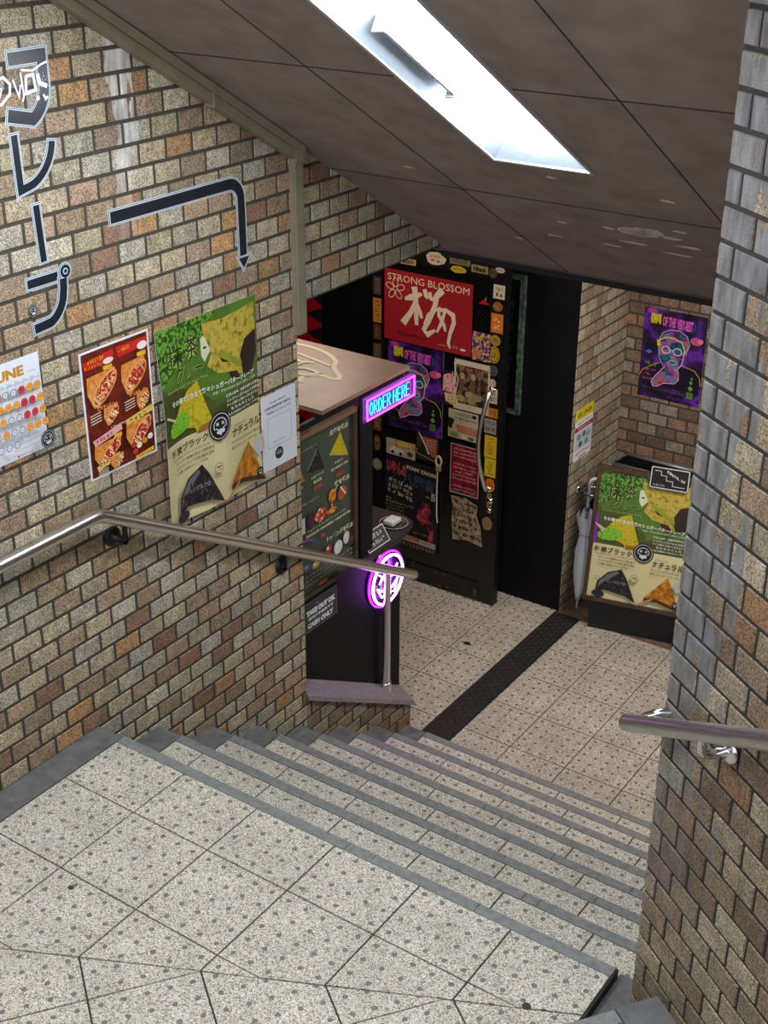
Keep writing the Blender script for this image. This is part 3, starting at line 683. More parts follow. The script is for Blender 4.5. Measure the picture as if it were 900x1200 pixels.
LEAF = two_tone('print_foliage', [(0.36, '#16300f'), (0.5, '#3f6f22'), (0.6, '#7fae3e'), (0.72, '#1f4216')], 75, 0.45, 4)
GREEN = two_tone('print_green_field', [(0.3, '#3c5a1e'), (0.55, '#587a2c'), (0.75, '#486a24')], 7, 0.45, 3)
OLIVE = two_tone('print_olive_field', [(0.3, '#3f461f'), (0.7, '#535a2a')], 6, 0.45, 3)
POWDER = two_tone('print_matcha_powder', [(0.35, '#4f9416'), (0.6, '#8ccf34'), (0.75, '#5ca31e')], 130, 0.6, 4)
CREAM = ink('#d9cf9c')
INKB = ink('#1d1a1a'); PAPER = mat('white_paper', '#dfe3ea', 0.5)

def smile_logo(a, u, v, r, ra=None, fg='#d5dadb', ring=True):
    """round black badge with crossed eyes and a wavy grin"""
    F = ink(fg); ra = ra or r
    a.oval(u, v, r, ra, ink('#15161a'), 28)
    if ring: a.stroke([(u + r * 0.86 * math.cos(t), v + ra * 0.86 * math.sin(t)) for t in (i * math.pi / 12 for i in range(24))], r * 0.045, F, True)
    a.stroke([(u + r * 0.56 * math.cos(t), v + ra * 0.5 * math.sin(t) - ra * 0.06) for t in (math.pi * (0.85 + i * 0.115) for i in range(12))], r * 0.07, F)
    for sx in (-0.24, 0.24):
        for q in (1, -1): a.stroke([(u + r * (sx - 0.11), v - ra * (0.18 + 0.1 * q)), (u + r * (sx + 0.11), v - ra * (0.18 - 0.1 * q))], r * 0.07, F, lift=(q == 1))
    a.stroke([(u - r * 0.42, v + ra * 0.08), (u - r * 0.2, v + ra * 0.22), (u + r * 0.15, v + ra * 0.22), (u + r * 0.42, v + ra * 0.06)], r * 0.08, F)
    a.add([(u - r * 0.4, v + ra * 0.3), (u + r * 0.4, v + ra * 0.24), (u + r * 0.3, v + ra * 0.5), (u + r * 0.1, v + ra * 0.46), (u, v + ra * 0.66), (u - r * 0.14, v + ra * 0.48), (u - r * 0.26, v + ra * 0.52)], F)

def matcha_poster(a, mirror_dark=False):
    """tall green and cream crepe poster, 0.50 x 0.70 m"""
    a.sheet(0.50, 0.70, CREAM, 0.0012, PAPER)
    a.rect(0, 0, 0.50, 0.40, GREEN)
    a.add([(0, 0.2), (0.17, 0.24), (0.27, 0.32), (0.27, 0.4), (0, 0.4)], OLIVE); a.add([(0.27, 0.34), (0.5, 0.3), (0.5, 0.4), (0.27, 0.4)], OLIVE)
    a.add([(0, 0), (0.29, 0), (0.27, 0.02), (0.235, 0.03), (0.215, 0.075), (0.165, 0.1), (0.12, 0.14), (0.04, 0.17), (0.0, 0.2)], LEAF)
    a.add([(0.22, 0.031), (0.325, 0.039), (0.42, 0.03), (0.485, 0.02), (0.49, 0.12), (0.43, 0.138), (0.403, 0.189), (0.413, 0.262), (0.351, 0.236), (0.29, 0.225), (0.24, 0.185), (0.262, 0.147), (0.224, 0.06)], CREPE_G)
    a.add([(0.487, 0.121), (0.493, 0.2), (0.465, 0.262), (0.413, 0.268), (0.400, 0.19), (0.428, 0.14)], ink('#33241f'))
    a.add([(0.30, 0.17), (0.35, 0.185), (0.345, 0.20), (0.31, 0.19)], ink('#3a2a1c')); a.add([(0.27, 0.15), (0.32, 0.152), (0.41, 0.22), (0.40, 0.235)], ink('#8d962f'))
    a.add([(0.335, 0.232), (0.38, 0.24), (0.395, 0.27), (0.35, 0.262)], ink('#3b231b'))
    a.add([(0.209, 0.081), (0.222, 0.072), (0.235, 0.085), (0.257, 0.132), (0.228, 0.166), (0.212, 0.14)], ink('#d5d9b4')); a.rect(0.222, 0.112, 0.238, 0.12, ink('#2e3a20'))
    for body, box in (('抹', (0.045, 0.066, 0.118, 0.142)), ('茶', (0.128, 0.058, 0.196, 0.132)), ('グリー', (0.078, 0.138, 0.212, 0.205)), ('ン', (0.205, 0.16, 0.235, 0.19))):
        a.text(body, *box, ink('#9db45c'), 0.05); a.text(body, *box, ink('#22331a'), 0.008)
    a.text('Kyoto Uji Green Tea', 0.025, 0.209, 0.235, 0.219, ink('#b7b56c'))
    a.add([(0.183, 0.217), (0.248, 0.39), (0.17, 0.402), (0.16, 0.38), (0.04, 0.345), (0.085, 0.275), (0.13, 0.235)], CREPE_Y)
    a.add([(0.17, 0.385), (0.245, 0.378), (0.24, 0.397), (0.175, 0.406)], ink('#9a6a2a'))
    a.oval(0.085, 0.338, 0.062, 0.036, POWDER, 22, -0.12); a.oval(0.05, 0.35, 0.034, 0.026, POWDER, 14); a.stroke([(0.003, 0.29), (0.055, 0.318)], 0.008, ink('#dcc8a0'))
    a.text('その場で焼きたて熱々シュガーバタークレープ', 0.04, 0.247, 0.468, 0.268, ink('#e4e6da'), 0.03, dv=0.012)
    a.text('京都・宇治の抹茶を贅沢に使用した逸品', 0.25, 0.282, 0.476, 0.293, ink('#d5dbc8'))
    for i, w in enumerate(('抹茶の名産、京都宇治産の抹茶を', 'ふんだんに練り込んだ生地は', 'すぐる香りと味わいがたまらない', 'もちもちとした', '大人の味わいのクレープです')):
        a.text(w, 0.31 + (0.02 if i == 3 else 0), 0.306 + i * 0.0175, 0.495 - (0.03 if i == 3 else 0), 0.318 + i * 0.0175, ink('#dfe3d4'), 0.015)
    smile_logo(a, 0.271, 0.409, 0.053, 0.053)
    a.text('竹炭ブラック', 0.012, 0.410, 0.212, 0.441, ink('#3c352c'), 0.03); a.text('Bamboo Charcoal BLACK', 0.022, 0.448, 0.22, 0.456, ink('#6a6048'))
    for i, w in enumerate(('デトックス効果もある食用竹炭を', 'オリジナルブレンド生地に贅沢に配合', 'した黒い生地のクレープです。')): a.text(w, 0.038, 0.464 + i * 0.018, 0.235 - 0.03 * (i == 2), 0.476 + i * 0.018, ink('#453e33'), 0.015)
    a.text('ナチュラル', 0.325, 0.439, 0.487, 0.472, ink('#3c352c'), 0.03); a.text('Natural', 0.34, 0.426, 0.40, 0.434, ink('#6a6048'))
    for i, w in enumerate(('サクサクからもちもちまで味わえる', '超定番のシュガーバタークレープ')): a.text(w, 0.318, 0.484 + i * 0.02, 0.495, 0.496 + i * 0.02, ink('#453e33'), 0.012)
    a.add([(0.17, 0.517), (0.2, 0.56), (0.262, 0.70 - 0.012), (0.2, 0.66), (0.09, 0.645), (0.045, 0.66), (0.05, 0.6), (0.1, 0.545)], CREPE_K)
    a.add([(0.15, 0.53), (0.16, 0.54), (0.075, 0.61), (0.055, 0.64), (0.06, 0.60), (0.1, 0.555)], ink('#6b6672'))
    a.oval(0.06, 0.672, 0.034, 0.020, ink('#2a2a36'), 16); a.text('シンプルで◎', 0.1, 0.585, 0.2, 0.602, ink('#a9a6ac'))
    a.add([(0.416, 0.515), (0.498, 0.69), (0.37, 0.655), (0.305, 0.66), (0.305, 0.645)], CREPE_O); a.add([(0.305, 0.645), (0.37, 0.642), (0.49, 0.675), (0.498, 0.695), (0.37, 0.66), (0.305, 0.665)], ink('#4e2d12'))
    a.add([(0.44, 0.55), (0.5, 0.50), (0.5, 0.575), (0.468, 0.59)], ink('#b4bcbf')); a.add([(0.47, 0.54), (0.5, 0.52), (0.5, 0.57), (0.475, 0.57)], ink('#c9b076')); smile_logo(a, 0.47, 0.655, 0.017, ring=False)
    a.stroke([(0.27, 0.694), (0.35, 0.645)], 0.010, ink('#c08a6c'))
    a.oval(0.242, 0.554, 0.022, 0.02, ink('#5a5344'), 18); a.oval(0.242, 0.554, 0.020, 0.018, CREAM, 18); a.text('数量限定', 0.228, 0.545, 0.256, 0.553, INKB, 0.03); a.text('なくなり次第', 0.228, 0.557, 0.256, 0.563, INKB, 0.02)
    a.text('イメージ', 0.028, 0.573, 0.062, 0.581, ink('#5a5344')); a.text('写真です', 0.028, 0.586, 0.062, 0.594, ink('#5a5344'))

def bent(a, f, us, vs):
    """give a sheet its curl: split it along lines, then lift every point by f(u, v)"""
    bm = bmesh.new(); me = bpy.data.meshes.new('tmp'); me.from_pydata(a.mb.v, [], a.mb.f); me.polygons.foreach_set('material_index', a.mb.m); bm.from_mesh(me); bpy.data.meshes.remove(me)
    for u in us: bmesh.ops.bisect_plane(bm, geom=bm.verts[:] + bm.edges[:] + bm.faces[:], plane_co=a.P(u, 0), plane_no=a.U)
    for v in vs: bmesh.ops.bisect_plane(bm, geom=bm.verts[:] + bm.edges[:] + bm.faces[:], plane_co=a.P(0, v), plane_no=a.D)
    for w in bm.verts:
        d = w.co - a.o; w.co += a.N * f(d.dot(a.U), d.dot(a.D))
    bm.verts.index_update()
    a.mb.v = [tuple(w.co) for w in bm.verts]; a.mb.f = [[w.index for w in f_.verts] for f_ in bm.faces]; a.mb.m = [f_.material_index for f_ in bm.faces]
    n = len(a.mb.f); a.mb.sm = [False] * n; a.mb.uv = [None] * n; a.mb.col = [None] * n; bm.free()

# ---- the cut-out letters and the arrow on the left wall
def cutout(a, path, w, extra=None):
    WH, BK = mat('sticker_white', '#c9d6e0', 0.35), mat('sticker_black', '#1f242c', 0.3)
    def ends(p, d):
        p = [Vector(q) for q in p]; p[0] = p[0] + (p[0] - p[1]).normalized() * d; p[-1] = p[-1] + (p[-1] - p[-2]).normalized() * d; return [tuple(q) for q in p]
    for k, (dw, m) in enumerate(((0.0, WH), (0.0055, BK), (0.0085, WH), (0.0145, BK))):
        a.stroke(ends(path, -dw / 2), w - dw, m)
        if extra: extra(a, dw, m)
def arc(cx, cy, r, t0, t1, n=10): return [(cx + r * math.cos(math.radians(t0 + (t1 - t0) * i / n)), cy + r * math.sin(math.radians(t0 + (t1 - t0) * i / n))) for i in range(n + 1)]
WALLX = 0.0042
def wall_art(y, z): return Art((WALLX, y, z), **YL, step=0.0004)
a = wall_art(2.40, 2.18)
cutout(a, [(0.036, 0.024), (0.158, 0.024), (0.158, 0.10)] + arc(0.062, 0.10, 0.096, 8, 62, 8) + [(0.015, 0.163)], 0.048)
cutout(a, [(-0.02, 0.012), (-0.04, 0.05), (-0.085, 0.095)], 0.044)
tag(a.build('wall_letter'), 'black white-edged katakana ク, topmost letter of the shop lettering on brick', 'letter', 'katakana lettering on the left wall')
a = wall_art(2.40, 1.975)
cutout(a, [(0.034, 0.004), (0.037, 0.160), (0.075, 0.152)] + arc(0.03, 0.025, 0.136, 66, 6, 8), 0.037)
tag(a.build('wall_letter'), 'black white-edged katakana レ, second letter down the left wall', 'letter', 'katakana lettering on the left wall')
a = wall_art(2.40, 1.78); cutout(a, [(0.082, 0.006), (0.089, 0.182)], 0.037)
tag(a.build('wall_letter'), 'plain black white-edged upright bar in the katakana lettering', 'letter', 'katakana lettering on the left wall')
a = wall_art(2.40, 1.60)
def ring(a, dw, m):
    a.oval(0.160, 0.038, 0.0265 - dw / 2, 0.0265 - dw / 2, m, 22)
    if dw > 0.012: a.oval(0.160, 0.038, 0.0095, 0.0095, mat('sticker_white', '#c9d6e0'), 16); a.oval(0.160, 0.038, 0.006, 0.006, mat('sticker_black', '#1f242c'), 14)
cutout(a, [(0.012, 0.046), (0.140, 0.046)], 0.04); cutout(a, [(0.150, 0.05), (0.148, 0.085)] + arc(0.05, 0.085, 0.096, 6, 66, 8) + [(0.018, 0.178)], 0.042, ring)
tag(a.build('wall_letter'), 'black white-edged katakana プ with a ring, lowest of the wall lettering', 'letter', 'katakana lettering on the left wall')
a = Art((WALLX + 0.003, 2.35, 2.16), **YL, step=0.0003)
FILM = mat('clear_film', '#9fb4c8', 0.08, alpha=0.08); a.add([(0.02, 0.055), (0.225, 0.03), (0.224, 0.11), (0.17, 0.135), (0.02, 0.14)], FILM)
GLARE = mat('white_glare', '#f4f7fb', 0.3)  # lamp glare on the film, painted as white strokes
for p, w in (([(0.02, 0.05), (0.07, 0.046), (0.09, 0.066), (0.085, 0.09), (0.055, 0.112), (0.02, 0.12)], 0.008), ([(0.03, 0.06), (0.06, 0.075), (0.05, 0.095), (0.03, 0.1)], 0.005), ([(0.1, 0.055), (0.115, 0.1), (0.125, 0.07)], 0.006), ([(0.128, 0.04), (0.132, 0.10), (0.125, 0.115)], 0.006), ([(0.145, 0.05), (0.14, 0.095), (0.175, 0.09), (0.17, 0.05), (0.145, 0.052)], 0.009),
             ([(0.13, 0.034), (0.17, 0.04), (0.2, 0.028), (0.224, 0.022)], 0.006), ([(0.185, 0.05), (0.19, 0.075), (0.215, 0.085)], 0.012), ([(0.198, 0.105), (0.205, 0.118), (0.213, 0.112)], 0.007)): a.stroke(p, w, GLARE)
a.oval(0.178, 0.112, 0.007, 0.007, GLARE, 10)
tag(a.build('sticker'), 'clear glossy film with painted white glare across the top wall letter', 'sticker')
a = wall_art(2.745, 1.72)
head = lambda a, dw, m: a.add([(0.565 + dw * 0.8, 0.292 + dw / 2), (0.645 - dw * 0.8, 0.292 + dw / 2), (0.603, 0.352 - dw)], m)
cutout(a, [(0.004, 0.046), (0.54, 0.046)] + arc(0.545, 0.104, 0.058, -80, -5, 7) + [(0.603, 0.30)], 0.05, head)
tag(a.build('arrow_sign'), 'black white-edged arrow on the brick wall bending down to the shop', 'arrow sign')
a = wall_art(2.405, 1.50); smile_logo(a, 0.024, 0.024, 0.019); tag(a.build('sticker'), 'small round black sticker with a pale face beside the lowest wall letter', 'sticker')

# ---- paper notices on the left wall
def notice(y, z): return Art((WALLX + 0.0005, y, z), **YL, step=0.0003)
a = notice(2.13, 1.357); a.sheet(0.297, 0.297, PAPER)
JB, OR, RD, GY = ink('#6f86a8'), ink('#d88a2a'), ink('#b52436'), ink('#7f8893')
a.text('JUNE', 0.115, 0.022, 0.238, 0.062, ink('#c48a1c'), 0.05); a.text('2022.06', 0.25, 0.045, 0.283, 0.051, GY)
for i, wd in enumerate(('SUN', 'MON', 'TUE', 'WED', 'THU', 'FRI', 'SAT')): a.text(wd, 0.088 + i * 0.0286, 0.064, 0.1 + i * 0.0286, 0.069, JB)
for r in range(6): a.stroke([(0.08, 0.071 + r * 0.0362), (0.291, 0.071 + r * 0.0362)], 0.0012, JB)
for c in range(8): a.stroke([(0.083 + c * 0.0286, 0.06), (0.083 + c * 0.0286, 0.252 if c < 6 else 0.216)], 0.001, JB)
for r in range(5):
    for c in range(7):
        k = ('.oogroo', 'gooorroo'[:7], 'oogxrro', 'gogxooo', 'ggg....')[r][c]
        if r == 0: k = 'oogxroo'[c] if c != 4 else 'r'
        if k == '.': continue
        u, v = 0.0985 + c * 0.0286, 0.090 + r * 0.0362
        if k in 'gx': a.oval(u, v, 0.0115, 0.0115, GY, 16); a.oval(u, v, 0.0085, 0.0085, PAPER, 14); a.text('休', u - 0.004, v - 0.004, u + 0.004, v + 0.004, GY)
        else: a.oval(u, v, 0.0125, 0.0125, {'o': OR, 'r': RD}[k], 16); a.oval(u, v, 0.0085, 0.0085, ink('#f0c16a' if k == 'o' else '#cf5060'), 12); a.oval(u, v - 0.001, 0.0065, 0.006, {'o': OR, 'r': RD}[k], 12)
smile_logo(a, 0.268, 0.254, 0.028); a.text('12:00〜21:00 LUNCH & CREPE', 0.14, 0.247, 0.235, 0.254, ink('#b59a55'))
a.oval(0.152, 0.269, 0.004, 0.004, RD, 10); a.text('定休日 木曜日', 0.16, 0.265, 0.205, 0.272, ink('#8c3040'), 0.02); a.text('営業時間は変更になる場合があります', 0.15, 0.278, 0.26, 0.284, GY)
tag(a.build('calendar_poster'), 'white June calendar sheet with rows of orange and red discs on brick', 'poster')

a = notice(2.578, 1.302); a.sheet(0.295, 0.42, PAPER); a.rect(0.007, 0.007, 0.288, 0.413, two_tone('print_dark_red', [(0.35, '#4a1c12'), (0.6, '#7a2416'), (0.75, '#5a2216')], 22, 0.4))
def pizza_crepe(a, x, y, w, h, flip=1):
    a.add([(x, y), (x + w, y - 0.006), (x + w * 1.02, y + h * 0.38), (x + w * 0.35, y + h), (x + w * 0.16, y + h * 0.98), (x - 0.004, y + h * 0.5)], CREPE_T)
    ang = -0.72; a.oval(x + w * 0.59, y + h * 0.47, w * 0.58, h * 0.29, ink('#e3a35a'), 24, ang); a.oval(x + w * 0.60, y + h * 0.48, w * 0.52, h * 0.24, FILLING, 24, ang)
    for i in range(9):
        t = random.uniform(-1, 1); q = random.uniform(-1, 1) * math.sqrt(1 - t * t) * 0.75; px, py = x + w * 0.60 + w * 0.44 * t * math.cos(ang) - h * 0.2 * q * math.sin(ang), y + h * 0.48 + w * 0.44 * t * math.sin(ang) + h * 0.2 * q * math.cos(ang)
        r = random.uniform(0.7, 1.3); a.stroke([(px - 0.008 * r, py - 0.005 * r), (px, py + 0.002), (px + 0.006 * r, py + 0.009 * r)], 0.0038, ink(random.choice(('#f3dfae', '#f0cf8a', '#e8b060'))), lift=(i == 0))
YE = ink('#f0c030'); RE = ink('#c3281e'); PK = ink('#e6a6a2')
a.add([(0.01, 0.035), (0.14, 0.02), (0.14, 0.055), (0.02, 0.06)], RE); a.text('ピザ クレープ', 0.028, 0.030, 0.10, 0.046, YE, 0.04, dv=-0.004); a.text('マルゲリータ', 0.016, 0.048, 0.09, 0.060, ink('#e78a2a'), 0.04); a.oval(0.115, 0.052, 0.022, 0.01, ink('#e8d6d2'), 14); a.text('¥800', 0.09, 0.064, 0.13, 0.08, YE, 0.05)
a.add([(0.15, 0.02), (0.285, 0.02), (0.285, 0.048), (0.155, 0.055)], RE); a.text('てりやき', 0.155, 0.026, 0.21, 0.044, ink('#f09a2a'), 0.05); a.oval(0.262, 0.044, 0.022, 0.013, ink('#ead9d6'), 14); a.text('¥850', 0.235, 0.062, 0.275, 0.078, YE, 0.05)
pizza_crepe(a, 0.020, 0.083, 0.118, 0.105); pizza_crepe(a, 0.164, 0.083, 0.102, 0.105)
for bx, by in ((0.045, 0.185), (0.185, 0.182)): a.text('チーズたっぷり', bx, by, bx + 0.075, by + 0.014, ink('#f3a04a'), 0.05)
pizza_crepe(a, 0.075, 0.198, 0.058, 0.06); pizza_crepe(a, 0.218, 0.192, 0.05, 0.06)
for bx in (0.014, 0.16):
    for i in range(4): a.stroke([(bx, 0.205 + i * 0.009), (bx + 0.045, 0.201 + i * 0.009)], 0.003, ink('#d8cdb4'))
a.text('いろいろな味が楽しめる', 0.09, 0.262, 0.215, 0.270, ink('#e8e0d0'), 0.02)
a.add([(0.012, 0.285), (0.135, 0.262), (0.14, 0.285), (0.02, 0.306)], PK); a.text('シーフード', 0.022, 0.283, 0.1, 0.297, ink('#9a2a3a'), 0.05, dv=-0.006); a.add([(0.155, 0.262), (0.28, 0.243), (0.28, 0.265), (0.16, 0.285)], ink('#d9bc5c')); a.text('ミックス', 0.17, 0.262, 0.25, 0.277, ink('#6a3a14'), 0.05, dv=-0.006)
a.text('¥900', 0.1, 0.29, 0.135, 0.304, YE, 0.05); pizza_crepe(a, 0.016, 0.305, 0.108, 0.075); pizza_crepe(a, 0.155, 0.278, 0.106, 0.085)
a.add([(0.015, 0.372), (0.115, 0.352), (0.12, 0.366), (0.02, 0.388)], ink('#e0b766')); a.text('えびとトマト', 0.025, 0.363, 0.11, 0.376, ink('#7a3a16'), 0.04, dv=-0.006)
pizza_crepe(a, 0.078, 0.362, 0.05, 0.04)
for i in range(4): a.stroke([(0.018, 0.388 + i * 0.006), (0.06, 0.386 + i * 0.006)], 0.0025, ink('#d8cdb4'))
for u, v, c in ((0.175, 0.352, '#c0392b'), (0.2, 0.36, '#e9dcb8'), (0.225, 0.352, '#c98a3a'), (0.25, 0.345, '#e6ddd0'), (0.18, 0.375, '#b8372c')): a.oval(u, v, 0.012, 0.01, ink(c), 12)
a.stroke([(0.18, 0.398), (0.262, 0.39)], 0.013, ink('#eab92e')); a.text('クレープピザ', 0.19, 0.39, 0.255, 0.398, ink('#5a3410'), 0.03)
tag(a.build('menu_poster'), 'red and orange pizza crepe poster with white border on brick', 'poster')

a = notice(2.893, 1.283); matcha_poster(a)
bent(a, lambda u, v: 0.016 * max(0, 1 - u / 0.12) ** 2 * min(1, v / 0.25) + 0.006 * math.sin(u * 18 + v * 5) * min(1, v / 0.3) + 0.006 + 0.010 * max(0, (v - 0.5) / 0.2) * max(0, 0.5 - abs(u - 0.32)) , [0.03, 0.06, 0.09, 0.12, 0.18, 0.24, 0.3, 0.36, 0.42, 0.46], [0.1, 0.2, 0.3, 0.42, 0.5, 0.58, 0.64])
tag(a.build('crepe_poster'), 'large green and cream crepe poster curling off the brick wall', 'poster')

a = notice(3.407, 0.89); a.sheet(0.2, 0.295, PAPER)
a.text('Crepe DAYO', 0.05, 0.030, 0.14, 0.040, ink('#4a5566'), 0.02); a.text('お店の営業時間や情報は', 0.02, 0.047, 0.17, 0.058, ink('#3c4555'), 0.02); a.text('下記QRコードからどうぞ', 0.025, 0.066, 0.168, 0.077, ink('#3c4555'), 0.02)
a.stroke([(0.033, 0.093), (0.165, 0.093), (0.168, 0.098), (0.168, 0.205), (0.163, 0.21), (0.035, 0.21), (0.031, 0.205), (0.031, 0.098)], 0.0018, ink('#8d9bb4'), True)
a.text('@crepe_dayo', 0.06, 0.188, 0.127, 0.196, ink('#5a6576')); a.oval(0.092, 0.242, 0.024, 0.024, ink('#252a33'), 24); a.stroke([(0.076, 0.242), (0.108, 0.242)], 0.004, ink('#c8ced8')); a.text('CREPE', 0.078, 0.229, 0.106, 0.236, ink('#c8ced8'))
tag(a.build('paper_notice'), 'pale blue-white notice sheet with an empty rounded frame near the corner', 'notice')

# ================================================================== THE KIOSK
KX = -0.10
kiosk = thing('crepe_kiosk', 'black crepe counter kiosk with brown roof board in the wall opening', 'kiosk', (-0.5, 4.1, FL))
mb = MB(); mb.box((-0.16, 3.2, FL), (KX, 4.475, -0.15), BLACK); put(mb, 'front_panel', kiosk)
mb = MB(); mb.box((-0.9, 4.425, FL), (-0.161, 4.475, -0.15), BLACK); put(mb, 'end_panel', kiosk)
COUNTER = mat('dark_counter', '#2b272b', 0.35, noise=0.15, nscale=12)
mb = MB(); mb.prism([(-0.075, 4.14, -0.118), (-0.06, 4.42, -0.118), (-0.10, 4.575, -0.118), (-0.16, 4.60, -0.118), (-0.9, 4.60, -0.118), (-0.9, 4.14, -0.118)], (0, 0, -0.03), COUNTER); put(mb, 'counter_top', kiosk)
mb = MB(); mb.box((-0.16, 4.142, -0.116), (-0.085, 4.232, 0.634), BLACK); put(mb, 'corner_post', kiosk)
ROOF = two_tone('brown_roof_board', [(0.3, '#927060'), (0.55, '#9e7a68'), (0.75, '#a6826e')], 8, 0.45, 6)
mb = MB(); mb.prism([(-0.085, 3.885, 0.662), (-0.085, 4.51, 0.662), (-1.05, 4.51, 0.662), (-1.05, 3.885, 0.662)], (0, 0, -0.018), ROOF); rf = put(mb, 'roof_board', kiosk)
LOGO = mat('cream_paint', '#efe6b4', 0.5)
a = Art((0, 0, 0.6625), U=(1, 0, 0), D=(0, 1, 0), N=(0, 0, 1), step=0.0006)       # u = x, v = y on the roof
def ell(cx, cy, rx, ry, t0, t1, n=20): return [(cx + rx * math.cos(math.radians(t0 + (t1 - t0) * i / n)), cy + ry * math.sin(math.radians(t0 + (t1 - t0) * i / n))) for i in range(n + 1)]
a.stroke(ell(-0.60, 4.20, 0.30, 0.255, 165, 40) + [(-0.335, 4.30), (-0.255, 4.235), (-0.237, 4.203), (-0.262, 4.188), (-0.30, 4.198), (-0.335, 4.196), (-0.345, 4.165), (-0.385, 4.155), (-0.372, 4.118), (-0.352, 4.09), (-0.385, 4.076), (-0.44, 4.085), (-0.475, 4.07), (-0.455, 4.03), (-0.40, 3.995), (-0.37, 3.965), (-0.41, 3.95), (-0.50, 3.975), (-0.60, 3.98)], 0.022, LOGO)
a.stroke([(-0.58, 4.36), (-0.36, 4.31)], 0.018, LOGO); a.stroke([(-0.60, 4.31), (-0.50, 4.28), (-0.44, 4.30)], 0.02, LOGO)
a.stroke([(-0.47, 4.30), (-0.50, 4.2), (-0.44, 4.14), (-0.36, 4.17), (-0.35, 4.215), (-0.42, 4.225), (-0.47, 4.20)], 0.02, LOGO); a.stroke([(-0.62, 4.14), (-0.54, 4.10), (-0.48, 4.135)], 0.02, LOGO)
put(a.mb, 'painted_logo', rf, 'cream line drawing of a grinning face')
mb = MB(); mb.prism([(-0.088, 3.3, 0.642), (-0.088, 4.47, 0.642), (-0.105, 4.47, 0.642), (-0.105, 3.3, 0.642)], (0, 0, -0.045), BLACK); put(mb, 'fascia', kiosk)
mb = MB(); mb.box((-0.16, 3.3, -0.15), (-0.12, 4.142, 0.56), BLACK); put(mb, 'upper_panel', kiosk)
mb = MB(); mb.prism([(-0.14, 3.3, 0.60), (-0.14, 3.86, 0.60), (-0.16, 3.86, 0.60), (-0.16, 3.3, 0.60)], (0, 0, -0.03), WOOD); put(mb, 'wood_ledge', kiosk)
bulb = thing('bulb', 'tiny warm bulb glowing under the kiosk roof board', 'bulb', (-0.24, 3.86, 0.55))
mb = MB(); mb.lathe([(0, 0), (0.006, 0.004), (0.007, 0.014), (0.004, 0.026), (0, 0.03)], mat('warm_bulb', '#ffffff', emit='#ffcf8a', estr=25), (-0.24, 3.86, 0.585)); put(mb, 'glass', bulb)
mb = MB(); mb.lathe([(0, 0), (0.006, 0), (0.006, 0.02)], BLACK, (-0.24, 3.86, 0.567)); mb.box((-0.26, 3.84, 0.55), (-0.16, 3.88, 0.567), BLACK); put(mb, 'socket', bulb)

# menu board on the kiosk front
board = thing('menu_board', 'dark green crepe menu board in brown wooden frame on the kiosk', 'menu board', (-0.08, 3.75, -0.116))
BY0, BZ1, BW, BH = 3.42, 0.600, 0.655, 0.706
mb = MB(); mb.box((-0.1, BY0 - 0.02, BZ1 - 0.004), (-0.064, BY0 + BW + 0.02, BZ1 + 0.016), mat('light_brown_frame', '#86664f', 0.4, noise=0.15, nscale=25)); put(mb, 'frame_rail', board)
mb = MB(); mb.box((-0.1, BY0 - 0.02, BZ1 - BH - 0.016), (-0.064, BY0 + BW + 0.02, BZ1 - BH + 0.004), DWOOD); put(mb, 'frame_rail', board)
mb = MB(); mb.box((-0.1, BY0 + BW - 0.004, BZ1 - BH + 0.004), (-0.064, BY0 + BW + 0.02, BZ1 - 0.004), DWOOD); put(mb, 'frame_stile', board)
mb = MB(); mb.box((-0.1, BY0 - 0.02, BZ1 - BH + 0.004), (-0.064, BY0 + 0.004, BZ1 - 0.004), DWOOD); put(mb, 'frame_stile', board)
a = Art((-0.098, BY0, BZ1), **YL, step=0.0004); a.sheet(BW, BH, mat('menu_green', '#475246', 0.4, noise=0.12, nscale=10), 0.018)
LT = ink('#cfd2a6'); PR = ink('#b4473a'); PUR = ink('#9a3cc0')
a.text('生地を選ぶ', 0.506, 0.036, 0.632, 0.060, LT, 0.05); a.add([(0.577, 0.064), (0.630, 0.187), (0.500, 0.142)], CREPE_Y)
a.add([(0.42, 0.072), (0.467, 0.185), (0.345, 0.165)], CREPE_K); a.add([(0.415, 0.08), (0.42, 0.09), (0.36, 0.158), (0.35, 0.155)], ink('#77737a'))
a.add([(0.29, 0.095), (0.337, 0.192), (0.22, 0.19)], CREPE_O); a.text('バターシュガークレープ', 0.293, 0.056, 0.415, 0.066, LT)
a.text('宇治抹茶', 0.534, 0.182, 0.592, 0.194, LT, 0.02); a.text('UJI GREEN TEA', 0.507, 0.206, 0.626, 0.22, LT, 0.04); a.text('¥500', 0.54, 0.238, 0.603, 0.258, PR, 0.05)
a.text('竹炭ブラック', 0.375, 0.19, 0.457, 0.204, LT, 0.02); a.text('BLACK', 0.39, 0.212, 0.445, 0.226, LT, 0.05); a.text('¥500', 0.385, 0.236, 0.445, 0.258, PR, 0.05)
a.text('味を選ぶ', 0.53, 0.268, 0.632, 0.292, LT, 0.05); a.text('ナチュラル', 0.25, 0.205, 0.32, 0.217, LT, 0.02)
BER = two_tone('print_berries', [(0.4, '#9a2a1e'), (0.52, '#d4664a'), (0.62, '#e9c0a0')], 60); HON = two_tone('print_honey', [(0.4, '#a84f14'), (0.55, '#de8a2c'), (0.7, '#f0c070')], 50)
a.oval(0.51, 0.325, 0.026, 0.03, HON, 16); a.stroke([(0.505, 0.35), (0.508, 0.385)], 0.01, HON); a.oval(0.505, 0.39, 0.035, 0.012, HON, 14); a.stroke([(0.525, 0.31), (0.548, 0.285)], 0.006, ink('#e0c79a'))
